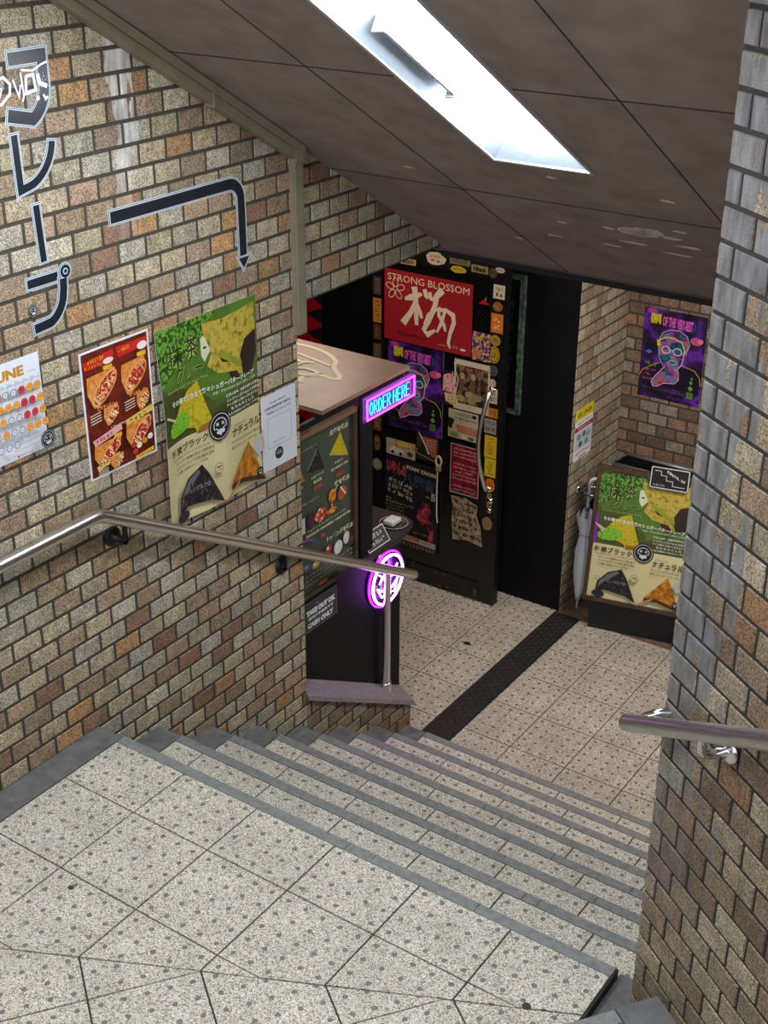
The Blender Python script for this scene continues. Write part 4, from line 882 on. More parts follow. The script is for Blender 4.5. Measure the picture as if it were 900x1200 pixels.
a.add([(0.545, 0.33), (0.57, 0.30), (0.60, 0.315), (0.61, 0.345), (0.575, 0.37), (0.55, 0.36)], ink('#a8552c')); a.stroke([(0.565, 0.305), (0.6, 0.35)], 0.007, ink('#f0d8b8'))
for u, v in ((0.405, 0.375), (0.43, 0.36), (0.445, 0.378), (0.42, 0.39)): a.oval(u, v, 0.024, 0.018, BER, 14)
for u, v in ((0.345, 0.37), (0.362, 0.355), (0.37, 0.385), (0.355, 0.4)): a.oval(u, v, 0.014, 0.016, ink('#4a2a2a'), 12)
a.rect(0.297, 0.345, 0.318, 0.415, ink('#c9d2d6'))
a.text('シナモン  チョコレート', 0.29, 0.282, 0.41, 0.292, LT)
a.text('チョコソース ストロベリー ハニーバター', 0.333, 0.412, 0.60, 0.421, LT, 0.02); a.text('CHOCOLATE  STRAWBERRY  HONEY BUTTER', 0.319, 0.432, 0.625, 0.443, LT, 0.05)
a.text('¥0', 0.415, 0.462, 0.448, 0.482, PR, 0.05); a.text('トッピングを選ぶ', 0.458, 0.492, 0.642, 0.516, LT, 0.05)
a.stroke([(0.30, 0.448), (0.34, 0.452), (0.365, 0.47)], 0.008, PUR)
for u, v, c, ra, rb in ((0.592, 0.55, '#c9cdd0', 0.022, 0.03), (0.625, 0.575, '#4a2a26', 0.018, 0.024), (0.532, 0.57, '#d6dade', 0.03, 0.032), (0.465, 0.55, '#b0362c', 0.022, 0.02), (0.375, 0.583, '#d7b43a', 0.026, 0.016), (0.313, 0.573, '#5d86b8', 0.022, 0.016)): a.oval(u, v, ra, rb, ink(c), 14); a.oval(u - ra * 0.3, v - rb * 0.3, ra * 0.4, rb * 0.4, ink('#e6e6e0' if c != '#4a2a26' else '#6a4038'), 10)
for i in range(3): a.text('ホイップクリーム   チョコチップ   ナッツ', 0.30, 0.61 + i * 0.02, 0.632, 0.618 + i * 0.02, LT, 0.02)
a.text('+¥100', 0.385, 0.672, 0.45, 0.692, PR, 0.05)
put(a.mb, 'menu_panel', board)

a = Art((KX + 0.001, 3.70, -0.168), **YL, step=0.0004)
a.sheet(0.28, 0.145, mat('slate_sign', '#2a2d33', 0.4), 0.004); LB = ink('#e4e8ee')
a.stroke([(0.004, 0.004), (0.276, 0.004), (0.276, 0.141), (0.004, 0.141)], 0.0025, ink('#6d7075'), True)
a.oval(0.14, 0.026, 0.01, 0.008, ink('#6d7075'), 12); a.text('TAKE OUT OK', 0.063, 0.04, 0.266, 0.067, LB, 0.09); a.text('店内飲食自由です', 0.075, 0.074, 0.25, 0.094, LB, 0.06); a.text('CASH ONLY', 0.07, 0.101, 0.25, 0.127, LB, 0.07)
tag(a.build('takeout_sign'), 'dark takeout and cash only sign on the kiosk below the menu board', 'sign')

# neon signs
def neon(name, h, s): return mat(name, h, 0.3, emit=h, estr=s)
sg = thing('neon_sign', 'rectangular pink and blue ORDER HERE neon sign on the kiosk roof corner', 'neon sign', (-0.08, 4.345, 0.505))
OU = Vector((0, 1, 0.006)).normalized(); OD = Vector((0, 0, -1))
mb = MB(); o = Vector((-0.086, 4.155, 0.627)); mb.obox(o, OU, OD, (1, 0, 0), 0.385, 0.115, 0.008, mat('violet_acrylic', '#5a4a96', 0.15)); put(mb, 'backing', sg)
P = lambda u, v, d=0.018: o + OU * u + OD * v + Vector((1, 0, 0)) * d
mb = MB(); mb.tube([P(0.016, 0.014), P(0.369, 0.014), P(0.369, 0.101), P(0.016, 0.101)], 0.0048, neon('pink_neon', '#ff48dc', 2.6), 10, closed=True); put(mb, 'border_tube', sg)
CY = neon('cyan_neon', '#35d2ff', 1.8)
GLY = {'O': [[(0.5, 0), (0.1, 0.2), (0, 0.5), (0.1, 0.8), (0.5, 1), (0.9, 0.8), (1, 0.5), (0.9, 0.2), (0.5, 0)]], 'R': [[(0, 1), (0, 0), (0.7, 0.02), (1, 0.25), (0.7, 0.48), (0.05, 0.5)], [(0.45, 0.5), (1, 1)]], 'D': [[(0, 1), (0, 0), (0.55, 0.03), (1, 0.35), (1, 0.65), (0.55, 0.97), (0, 1)]], 'E': [[(1, 0), (0, 0), (0, 1), (1, 1)], [(0, 0.5), (0.8, 0.5)]], 'H': [[(0, 0), (0, 1)], [(1, 0), (1, 1)], [(0, 0.5), (1, 0.5)]]}
u = 0.034
for ch in 'ORDER HERE':
    if ch == ' ': u += 0.012; continue
    mb = MB()
    for st in GLY[ch]: mb.tube([P(u + x * 0.021, 0.029 + y * 0.057) for x, y in st], 0.0021, CY, 8)
    put(mb, 'letter', sg); u += 0.0325
rs = thing('neon_sign', 'round purple neon face sign on the black kiosk panel', 'neon sign', (-0.09, 4.335, -0.44))
c0 = Vector((-0.072, 4.336, -0.308)); Q = lambda u, v: c0 + Vector((0, u, -v))
mb = MB(); mb.lathe([(0, 0), (0.14, 0), (0.14, 0.004), (0, 0.004)], mat('dark_acrylic', '#1a1220', 0.2), (-0.099, c0.y, c0.z), (1, 0, 0), 32); put(mb, 'backing', rs)
for nm, r, m in (('outer_tube', 0.006, neon('purple_neon', '#ea90ff', 9.0)),):
    mb = MB(); mb.tube([Q(0.118 * math.cos(t), 0.118 * math.sin(t)) for t in (i * math.pi / 18 for i in range(36))], r, m, 10, closed=True); put(mb, 'circle_tube', rs)
mb = MB(); mb.tube([Q(0.134 * math.cos(t), 0.134 * math.sin(t)) + Vector((-0.012, 0, 0)) for t in (i * math.pi / 18 for i in range(36))], 0.004, neon('purple_glow_ring', '#a010e8', 10.0), 8, closed=True); put(mb, 'glow_ring', rs)  # added glowing ring, stands in for the purple halo around the neon
PN_ = MC['purple_neon']
for sx in (-0.045, 0.05):
    mb = MB()
    for q_ in (1, -1): mb.tube([Q(sx - 0.024, -0.03 - 0.024 * q_), Q(sx + 0.024, -0.03 + 0.024 * q_)], 0.0042, PN_, 8)
    put(mb, 'crossed_eye', rs)
mb = MB(); mb.tube([Q(-0.085, 0.012), Q(-0.06, 0.032), Q(-0.02, 0.05), Q(0.03, 0.05), Q(0.07, 0.03), Q(0.088, 0.01)], 0.0048, PN_, 8)
put(mb, 'grin_tube', rs)
mb = MB(); mb.tube([Q(-0.075, 0.03), Q(-0.05, 0.07), Q(-0.01, 0.062), Q(0.0, 0.10), Q(0.025, 0.068), Q(0.05, 0.085), Q(0.07, 0.035)], 0.0042, PN_, 8); put(mb, 'drip_tube', rs)

# things on the kiosk counter
CT = -0.118
tray = MB(); tray.lathe([(0, 0), (0.058, 0), (0.066, 0.006), (0.064, 0.007), (0.056, 0.003), (0, 0.003)], mat('brown_tray', '#2e2a24', 0.35), (-0.155, 4.50, CT), n=28)
tg = put(tray, 'tray'); tag(tg, 'round dark coin tray with pale rim at the end of the kiosk counter', 'tray')
mb = MB(); mb.tube([(-0.155 + 0.0655 * math.cos(t), 4.50 + 0.0655 * math.sin(t), CT + 0.007) for t in (i * math.pi / 16 for i in range(32))], 0.0016, ink('#b9ad86'), 6, closed=True); put(mb, 'rim', tg)
tg.location.z += 0.0
mb = MB(); mb.box((-0.19, 4.462, CT + 0.0035), (-0.135, 4.535, CT + 0.026), mat('white_plastic', '#c9c6c4', 0.35)); bx = put(mb, 'tissue_box'); tag(bx, 'small white box lying on the round tray on the counter', 'box')
bmod = bx.modifiers.new('round', 'BEVEL'); bmod.width = 0.006; bmod.segments = 3
tent = thing('counter_sign', 'small black white-edged sign tilted on the kiosk counter beside the tray', 'sign', (-0.12, 4.30, CT))
a = Art((-0.125, 4.195, CT + 0.072), U=(0.0, 1, 0.0), D=(0.55, 0, -0.83), N=(0.83, 0, 0.55), step=0.0004)
a.sheet(0.165, 0.085, INKB, 0.002); a.stroke([(0.003, 0.003), (0.162, 0.003), (0.162, 0.082), (0.003, 0.082)], 0.004, ink('#d5d5d8'), True); a.text('CREST', 0.03, 0.018, 0.14, 0.04, ink('#c9c9cf'), 0.05); a.text('FAMILY', 0.03, 0.048, 0.14, 0.07, ink('#c9c9cf'), 0.05)
put(a.mb, 'face', tent)
mb = MB(); mb.prism([(-0.127, 4.2, CT), (-0.127, 4.355, CT), (-0.128, 4.355, CT + 0.07), (-0.128, 4.2, CT + 0.07)], (-0.004, 0, 0), INKB); put(mb, 'stand', tent)
pl = thing('counter_plate', 'flat black pale-edged plate on the kiosk counter behind the small sign', 'plate', (-0.24, 4.31, CT))
mb = MB(); mb.box((-0.31, 4.24, CT), (-0.20, 4.40, CT + 0.006), INKB); put(mb, 'base', pl)
mb = MB()
for lo, hi in (((-0.31, 4.24), (-0.2, 4.245)), ((-0.31, 4.395), (-0.2, 4.40)), ((-0.205, 4.245), (-0.2, 4.395)), ((-0.31, 4.245), (-0.305, 4.395))): mb.box((*lo, CT + 0.006), (*hi, CT + 0.0075), ink('#b9b9ba'))
put(mb, 'edge_line', pl)
bt = thing('pump_bottle', 'small clear bottle standing on the black plate on the counter', 'bottle', (-0.25, 4.285, CT + 0.006))
mb = MB(); mb.lathe([(0, 0), (0.018, 0), (0.02, 0.004), (0.02, 0.045), (0.014, 0.058), (0.008, 0.062), (0.008, 0.07), (0, 0.07)], mat('bottle_glass', '#9a9aa2', 0.1, spec=0.8), (-0.25, 4.285, CT + 0.006)); put(mb, 'body', bt)
mb = MB(); mb.lathe([(0, 0), (0.010, 0), (0.010, 0.014), (0.004, 0.016), (0.004, 0.026), (0, 0.026)], mat('bottle_cap', '#3a3a40', 0.4), (-0.25, 4.285, CT + 0.077)); put(mb, 'cap', bt)
dome = thing('spot_lamp', 'dark unlit dome lamp on the black wall left of the door', 'lamp', (-1.55, 5.95, 0.5))
mb = MB(); mb.lathe([(0, -0.075), (0.03, -0.07), (0.065, -0.045), (0.08, 0.0), (0.07, 0.04), (0.04, 0.065), (0.03, 0.07)], mat('dark_grey_lamp', '#5c5c66', 0.45), (-1.50, 5.88, 0.56)); put(mb, 'shade', dome)
mb = MB(); mb.tube([(-1.50, 5.88, 0.62), (-1.44, 5.90, 0.70), (-1.42, 5.97, 0.76), (-1.42, 6.0, 0.77)], 0.03, mat('dark_grey_lamp', '#5c5c66'), 14); put(mb, 'arm', dome)

# ================================================================== THE DOOR AND EVERYTHING STUCK ON IT
DY = 5.82; DX0, DX1, DZ0, DZ1 = -1.2, -0.352, FL + 0.012, 0.762
door = bpy.data.objects.new('door_1', None); COL.objects.link(door); door.location = ((DX0 + DX1) / 2, DY, DZ0); struct(door, 'black glazed shop door covered in posters and stickers')
DBLK = mat('black_door_frame', '#0f0e0e', 0.4, noise=0.4, nscale=30)
WORN = two_tone('worn_black_metal', [(0.42, '#0c0b0b'), (0.6, '#161310'), (0.68, '#6b5a35'), (0.75, '#2a241b')], 28, 0.5, 8)
for x0, x1, m in ((DX0, DX0 + 0.075, DBLK), (DX1 - 0.1, DX1, DBLK)):
    mb = MB(); mb.box((x0, DY, DZ0), (x1, DY + 0.045, DZ1), m); put(mb, 'stile', door)
mb = MB(); mb.box((DX0 + 0.075, DY, DZ1 - 0.10), (DX1 - 0.1, DY + 0.045, DZ1), DBLK); put(mb, 'top_rail', door)
mb = MB(); mb.box((DX0 + 0.075, DY - 0.002, DZ0), (DX1 - 0.1, DY + 0.045, DZ0 + 0.11), WORN); put(mb, 'bottom_rail', door)
def ribbed():
    m, N, L, b = new_mat('ribbed_black_glass'); tc = N.new('ShaderNodeTexCoord'); mp = N.new('ShaderNodeMapping'); mp.inputs['Rotation'].default_value = (0, math.radians(52), 0)
    wv = N.new('ShaderNodeTexWave'); wv.inputs['Scale'].default_value = 16; wv.bands_direction = 'X'; rp = N.new('ShaderNodeValToRGB'); rp.color_ramp.elements[0].color = lin('#08080a'); rp.color_ramp.elements[1].color = lin('#1d1a1a'); rp.color_ramp.elements[0].position = 0.55
    L.new(tc.outputs['Object'], mp.inputs['Vector']); L.new(mp.outputs['Vector'], wv.inputs['Vector']); L.new(wv.outputs['Fac'], rp.inputs[0]); L.new(rp.outputs[0], b.inputs['Base Color']); b.inputs['Roughness'].default_value = 0.25
    return m
mb = MB(); mb.box((DX0 + 0.075, DY + 0.008, DZ0 + 0.11), (DX1 - 0.1, DY + 0.03, DZ1 - 0.10), ribbed()); put(mb, 'glass', door)
mb = MB(); hx = DX1 - 0.062; mb.tube([(hx, DY, 0.055), (hx, DY - 0.03, 0.05)] + [(hx - 0.022 * math.sin(math.pi * i / 12), DY - 0.035 - 0.06 * math.sin(math.pi * i / 12), 0.05 - 0.57 * i / 12) for i in range(13)] + [(hx, DY - 0.03, -0.525), (hx, DY, -0.53)], 0.0115, STEEL, 14)
hd = put(mb, 'handle', door)
for z in (0.055, -0.53):
    mb = MB(); mb.lathe([(0, 0.012), (0.018, 0.01), (0.02, 0)], CHROME, (hx, DY, z), (0, -1, 0), 16); put(mb, 'rose', hd)
for z, r in ((-0.60, 0.019), (-0.66, 0.014)):
    mb = MB(); mb.lathe([(0, 0.014), (r, 0.012), (r * 1.1, 0)], CHROME, (hx + 0.012, DY, z), (0, -1, 0), 16); put(mb, 'lock', door)
# black wall beside the door is wall_back; the green framed board hangs on it behind the door edge
gf = thing('framed_board', 'dark board with weathered green frame on the black wall beside the door', 'board', (-0.44, 5.99, -0.13))
GFR = two_tone('weathered_green', [(0.35, '#1e2a22'), (0.55, '#3f5344'), (0.7, '#5d7060')], 40, 0.7, 6)
a = Art((-0.62, 5.998, 0.63), **YB); a.sheet(0.258, 0.73, mat('board_black', '#0c0d0f', 0.3), 0.013); a.text('MENU', 0.02, 0.03, 0.2, 0.07, ink('#39424a')); a.lines(0.10, 0.12, 0.225, 0.66, 9, ink('#2d353b'), ('本日', 'OPEN', 'ドリンク', '500', '生ビール')); put(a.mb, 'panel', gf)
for nm, lo, hi in (('frame_stile', (-0.362, -0.125), (-0.335, 0.655)), ('frame_stile', (-0.645, -0.125), (-0.62, 0.655)), ('frame_rail', (-0.62, 0.63), (-0.362, 0.655)), ('frame_rail', (-0.62, -0.125), (-0.362, -0.10))):
    mb = MB(); mb.box((lo[0], 5.975, lo[1]), (hi[0], 5.999, hi[1]), GFR); put(mb, nm, gf)

def on_door(x, z, dy=0.0): return Art((x, DY - 0.0008 - dy, z), **YB, step=0.0003)
G_P = 'posters and flyers on the shop door'; G_S = 'stickers on the shop door frame'
a = on_door(-1.113, 0.612, 0.004); a.sheet(0.56, 0.398, ink('#9c1c2a'), 0.003); CRM = ink('#e6cfb4')
a.text('STRONG BLOSSOM', 0.022, 0.022, 0.54, 0.060, CRM, 0.0)
for i in range(5):
    t = math.radians(-90 + 72 * i); cx, cy = 0.072 + 0.037 * math.cos(t), 0.105 + 0.037 * math.sin(t)
    a.stroke([(cx + 0.026 * math.cos(s_) * math.cos(t) - 0.016 * math.sin(s_) * math.sin(t), cy + 0.026 * math.cos(s_) * math.sin(t) + 0.016 * math.sin(s_) * math.cos(t)) for s_ in (k * math.pi / 7 for k in range(14))], 0.004, CRM, True, lift=(i == 0))
def brush(a, pts, ws, m):        # brush stroke of changing width
    P = [Vector(p) for p in pts]; Lf, Rt = [], []
    for i, p in enumerate(P):
        t = (P[min(i + 1, len(P) - 1)] - P[max(i - 1, 0)]).normalized(); n = Vector((-t.y, t.x)) * ws[i] * 0.62; Lf.append(p + n); Rt.append(p - n)
    a.h += a.step
    for i in range(len(P) - 1): a.add([tuple(Lf[i]), tuple(Lf[i + 1]), tuple(Rt[i + 1]), tuple(Rt[i])], m, False)
brush(a, [(0.135, 0.150), (0.175, 0.135), (0.215, 0.118), (0.245, 0.105)], [0.012, 0.03, 0.026, 0.012], CRM)
brush(a, [(0.195, 0.072), (0.205, 0.12), (0.208, 0.2), (0.214, 0.285)], [0.03, 0.026, 0.024, 0.018], CRM)
brush(a, [(0.205, 0.15), (0.175, 0.22), (0.125, 0.29)], [0.016, 0.024, 0.034], CRM); brush(a, [(0.215, 0.16), (0.235, 0.21), (0.248, 0.24)], [0.012, 0.022, 0.014], CRM)
for p, w in (([(0.262, 0.075), (0.272, 0.11), (0.282, 0.125)], [0.02, 0.022, 0.008]), ([(0.295, 0.085), (0.3, 0.115), (0.306, 0.13)], [0.018, 0.02, 0.008]), ([(0.375, 0.06), (0.34, 0.10), (0.31, 0.13)], [0.034, 0.026, 0.01])): brush(a, p, w, CRM)
brush(a, [(0.345, 0.10), (0.325, 0.17), (0.29, 0.25), (0.262, 0.30), (0.285, 0.325), (0.335, 0.29)], [0.02, 0.026, 0.024, 0.024, 0.028, 0.012], CRM)
brush(a, [(0.36, 0.155), (0.355, 0.20), (0.39, 0.25), (0.40, 0.285)], [0.014, 0.018, 0.018, 0.01], CRM)
brush(a, [(0.265, 0.27), (0.29, 0.21), (0.34, 0.175), (0.40, 0.165), (0.445, 0.185), (0.452, 0.225), (0.43, 0.29), (0.42, 0.345), (0.432, 0.375)], [0.012, 0.016, 0.014, 0.018, 0.026, 0.022, 0.018, 0.016, 0.008], CRM)
brush(a, [(0.395, 0.17), (0.375, 0.24), (0.345, 0.30)], [0.014, 0.018, 0.01], CRM)
a.text('SPRING LIMITED', 0.09, 0.335, 0.3, 0.36, ink('#7d1a22'))
a.text('DRINK RESPONSIBLY', 0.355, 0.362, 0.43, 0.368, CRM); a.text('wild', 0.445, 0.352, 0.485, 0.372, CRM); a.oval(0.512, 0.366, 0.018, 0.007, CRM, 12)
tag(a.build('door_poster'), 'wide red STRONG BLOSSOM poster at the top of the shop door', 'poster', G_P)

NIGHT = two_tone('print_purple_night', [(0.38, '#120a1c'), (0.52, '#34184f'), (0.62, '#6a2aa8'), (0.75, '#1a0e2a')], 9, 0.4, 4)
FACE = two_tone('print_neon_face', [(0.34, '#16707e'), (0.42, '#241640'), (0.49, '#a8318f'), (0.55, '#1e86a6'), (0.62, '#d0523a'), (0.7, '#3a2466')], 16, 0.4, 2, dist=0.6)
def kings_poster(a):       # 0.365 x 0.515 event poster
    a.sheet(0.365, 0.515, NIGHT, 0.0012, PAPER)
    c = lambda h: ink(h)
    a.oval(0.045, 0.018, 0.03, 0.014, c('#b23a8a'), 14); a.oval(0.31, 0.145, 0.035, 0.022, c('#c2507a'), 14); a.oval(0.335, 0.14, 0.016, 0.014, c('#e07a8a'), 12)
    a.text('KINGS', 0.04, 0.028, 0.10, 0.088, c('#d6c828'), 0.08); a.text('OF THE', 0.108, 0.036, 0.185, 0.092, c('#dc58b4'), 0.05); a.text('VERY-BEST', 0.192, 0.038, 0.285, 0.098, c('#d458c4'), 0.05); a.text('BEZ', 0.29, 0.042, 0.325, 0.098, c('#3a6ad0'), 0.06)
    a.add([(0.02, 0.36), (0.10, 0.315), (0.16, 0.29), (0.21, 0.30), (0.30, 0.315), (0.35, 0.36), (0.35, 0.44), (0.02, 0.44)], c('#150a20')); a.stroke([(0.0, 0.40), (0.02, 0.36), (0.09, 0.315), (0.15, 0.28)], 0.004, c('#b9a63a')); a.stroke([(0.23, 0.29), (0.32, 0.31), (0.352, 0.345), (0.36, 0.39)], 0.004, c('#b9a63a'))
    a.add([(0.10, 0.18), (0.125, 0.135), (0.17, 0.115), (0.215, 0.115), (0.255, 0.135), (0.275, 0.18), (0.265, 0.235), (0.24, 0.30), (0.21, 0.325), (0.155, 0.325), (0.12, 0.29), (0.1, 0.24)], FACE)
    a.stroke([(0.255, 0.225), (0.278, 0.175), (0.258, 0.125), (0.215, 0.103), (0.16, 0.105), (0.118, 0.128), (0.1, 0.17)], 0.004, c('#b4c0f0')); a.stroke([(0.095, 0.205), (0.105, 0.17), (0.14, 0.15), (0.185, 0.15), (0.23, 0.165), (0.252, 0.20), (0.25, 0.235)], 0.005, c('#f2e45a')); a.add([(0.086, 0.175), (0.106, 0.17), (0.112, 0.205), (0.092, 0.21)], c('#ddc81e'))
    for u in (0.145, 0.212): a.stroke([(u + 0.024 * math.cos(t), 0.222 + 0.02 * math.sin(t)) for t in (k * math.pi / 8 for k in range(16))], 0.005, c('#dcd8ea'), True)
    a.stroke([(0.168, 0.218), (0.19, 0.218)], 0.004, c('#dcd8ea')); a.stroke([(0.178, 0.225), (0.17, 0.25), (0.185, 0.262), (0.2, 0.255)], 0.004, c('#5ab0d0'))
    a.oval(0.19, 0.287, 0.028, 0.012, c('#7ac8d8'), 14); a.oval(0.19, 0.287, 0.022, 0.007, c('#1e4a6a'), 12); a.stroke([(0.1, 0.21), (0.11, 0.27), (0.14, 0.32)], 0.004, c('#9ab8d8')); a.stroke([(0.25, 0.235), (0.245, 0.29), (0.215, 0.33)], 0.004, c('#d8d0d8'))
    a.add([(0.08, 0.42), (0.10, 0.38), (0.15, 0.32), (0.19, 0.30), (0.225, 0.325), (0.235, 0.37), (0.22, 0.40), (0.15, 0.415), (0.105, 0.445), (0.085, 0.44)], FACE)
    a.stroke([(0.15, 0.315), (0.095, 0.385), (0.078, 0.42), (0.09, 0.445), (0.115, 0.44), (0.15, 0.415), (0.215, 0.405), (0.235, 0.38), (0.23, 0.33), (0.205, 0.32)], 0.004, c('#f0a6da')); a.stroke([(0.16, 0.33), (0.15, 0.4)], 0.006, c('#2a8a7a'))
    a.add([(0.025, 0.25), (0.05, 0.235), (0.07, 0.248), (0.05, 0.26)], c('#3a7ac8'))
    a.text('HIPHOP', 0.025, 0.30, 0.06, 0.322, c('#8ab83a'), 0.06); a.text('R&B SOUL', 0.055, 0.318, 0.10, 0.332, c('#b8a83a'), 0.03)
    for i, w in enumerate(('DANCEHALL', 'SOUL', 'REGGAE')): a.text(w, 0.025, 0.343 + i * 0.026, 0.10 - 0.03 * (i == 1), 0.361 + i * 0.026, c('#d86aa8'), 0.08)
    for u, v, r in ((0.312, 0.355, 0.008), (0.31, 0.378, 0.012), (0.31, 0.412, 0.016)): a.add([(u - r, v), (u, v - r), (u + r, v), (u, v + r)], c('#6a9a4a'))
    a.rect(0.29, 0.435, 0.328, 0.475, c('#5a7a3a')); a.text('21', 0.298, 0.443, 0.32, 0.467, c('#1a2a14'), 0.05)
    a.text('FRIDAY NIGHT OPEN 22:00 TILL MORNING', 0.03, 0.452, 0.28, 0.462, c('#7a6a3a')); a.text('YAOYA', 0.18, 0.482, 0.26, 0.50, c('#6a2a9a'), 0.05)
a = on_door(-1.09, 0.208); kings_poster(a); tag(a.build('event_poster'), 'dark purple neon-face event poster on the door behind the ORDER HERE sign', 'poster', G_P)
a = Art((0.083, YA - 0.006, 0.412), **YB, step=0.0003); kings_poster(a); tag(a.build('event_poster'), 'dark purple neon-face event poster on the alcove brick wall', 'poster')

PHO = two_tone('print_dark_photo', [(0.36, '#17100c'), (0.5, '#4a3526'), (0.58, '#8a7250'), (0.66, '#2a1d16')], 26, 0.4, 5)
a = on_door(-0.655, 0.187); a.sheet(0.222, 0.287, ink('#cbb7a0'), 0.0012); a.rect(0.012, 0.03, 0.212, 0.25, PHO)
for u, v, r in ((0.05, 0.09, 0.016), (0.12, 0.085, 0.016)): a.oval(u, v, r, r * 1.25, ink('#a88a66'), 14); a.add([(u - r, v + 0.02), (u + r, v + 0.02), (u + r * 0.8, v + 0.09), (u - r * 0.9, v + 0.09)], ink('#6a4d36'))
for u, v in ((0.045, 0.22), (0.1, 0.19), (0.115, 0.225), (0.15, 0.2)): a.oval(u, v, 0.028, 0.02, ink('#a08a62'), 14)
a.text('T・R・E・E', 0.05, 0.036, 0.19, 0.062, ink('#d07a6a'), 0.05); a.stroke([(0.0, 0.02), (0.01, 0.07), (0.028, 0.11), (0.02, 0.16), (0.005, 0.24)], 0.005, ink('#d8ccba'))
tag(a.build('flyer'), 'pale bordered photo flyer with two figures on the door left of the handle', 'flyer', G_P)
a = on_door(-0.725, 0.108); a.sheet(0.098, 0.20, ink('#20182a'), 0.001)
ANI = two_tone('print_pink_drawing', [(0.4, '#c06a7a'), (0.52, '#e6c0b0'), (0.62, '#b8355a'), (0.7, '#3a2430')], 45, 0.4, 3)
a.add([(0.0, 0.03), (0.05, 0.01), (0.095, 0.06), (0.09, 0.13), (0.0, 0.12)], ANI); a.stroke([(0.06, 0.0), (0.065, 0.06)], 0.005, ink('#d8b890')); a.stroke([(0.08, 0.0), (0.075, 0.06)], 0.005, ink('#d8b890')); a.add([(0.01, 0.13), (0.097, 0.13), (0.097, 0.2), (0.02, 0.18)], ink('#d9b884')); a.lines(0.03, 0.14, 0.09, 0.19, 3, ink('#8a3a3a'), ('イベント', '開催', '毎週'))
tag(a.build('flyer'), 'small pink and cream illustrated flyer in the middle of the shop door', 'flyer', G_P)
a = on_door(-0.55, 0.362); a.sheet(0.115, 0.158, two_tone('print_violet_yellow', [(0.4, '#3a1f56'), (0.5, '#6a3a8a'), (0.56, '#c8a02a'), (0.68, '#d8b43a')], 60, 0.4, 4), 0.001); a.rect(0.005, 0.1, 0.055, 0.145, ink('#c87a4a')); a.text('フェス', 0.01, 0.015, 0.1, 0.06, ink('#d8b42a'), 0.08); a.lines(0.008, 0.105, 0.05, 0.14, 3, ink('#5a2a3a'), ('参加', '当日', '前売'))
tag(a.build('flyer'), 'purple and yellow flyer right of the wide red poster', 'flyer', G_P)
a = on_door(-0.685, -0.108); a.sheet(0.19, 0.168, ink('#b3a184'), 0.001); a.add([(0.0, 0.05), (0.04, 0.06), (0.02, 0.12), (0.0, 0.11)], INKB)
a.text('GREEN VIBES', 0.04, 0.012, 0.15, 0.036, ink('#4f7a36'), 0.06); a.oval(0.165, 0.02, 0.014, 0.012, INKB, 12); a.text('DANCE NIGHT', 0.04, 0.042, 0.18, 0.055, ink('#2d2a20'), 0.03); a.add([(0.05, 0.085), (0.185, 0.088), (0.185, 0.13), (0.06, 0.125)], ink('#b0553f')); a.lines(0.055, 0.09, 0.18, 0.125, 3, ink('#d9c8aa'), ('REGGAE SOUND', 'SELECTOR', 'OPEN 22')); a.oval(0.04, 0.145, 0.03, 0.014, ink('#6a8a3a'), 14); a.rect(0.09, 0.14, 0.115, 0.162, ink('#cdbf9a')); a.oval(0.15, 0.15, 0.02, 0.01, ink('#4a5a30'), 10)
tag(a.build('flyer'), 'torn tan and green flyer on the door above the dark red one', 'flyer', G_P)
a = on_door(-0.665, -0.312); a.sheet(0.187, 0.30, ink('#b9a690'), 0.001); a.rect(0.005, 0.004, 0.182, 0.293, two_tone('print_crimson', [(0.4, '#5a0c1c'), (0.6, '#9a1430'), (0.7, '#741024')], 25, 0.4, 4))
for i, w in enumerate(('RHODA DAVIS', 'in Resurrection, Live', 'special guest selectors', '', 'Roots Reggae', 'Culture, Lovers, Sound', 'DJ', 'every second friday', 'Entrance 1000', '', 'Drink menu all night', 'Yaoya Sound System')):
    if w: a.text(w, 0.02, 0.02 + i * 0.0225, 0.17, 0.034 + i * 0.0225, ink('#d9b0a8'), 0.03)
tag(a.build('flyer'), 'dark red flyer full of pale lettering below the tan one on the door', 'flyer', G_P)
a = on_door(-0.655, -0.625)
BEI = two_tone('print_torn_paper', [(0.36, '#2a211a'), (0.44, '#7d6a50'), (0.55, '#a08a6a'), (0.7, '#b39c7a')], 30, 0.7, 6)
a.mb.prism([a.P(u, v, 0) for u, v in ((0.0, 0.01), (0.09, 0.0), (0.178, 0.03), (0.172, 0.09), (0.20, 0.16), (0.215, 0.28), (0.12, 0.265), (0.02, 0.285), (0.008, 0.15), (0.015, 0.08))], a.N * 0.001, BEI); a.h = 0.001
for i, w in enumerate(('深夜酒場', 'ライブ出演者', 'DJ サウンド', '入場無料', 'アフリカン', 'フード')): a.text(w, 0.02 + 0.01 * (i % 2), 0.03 + i * 0.038, 0.15 + 0.01 * (i % 3), 0.055 + i * 0.038, ink('#2d241c'), 0.03)
tag(a.build('flyer'), 'torn beige flyer at the lower right of the shop door', 'flyer', G_P)
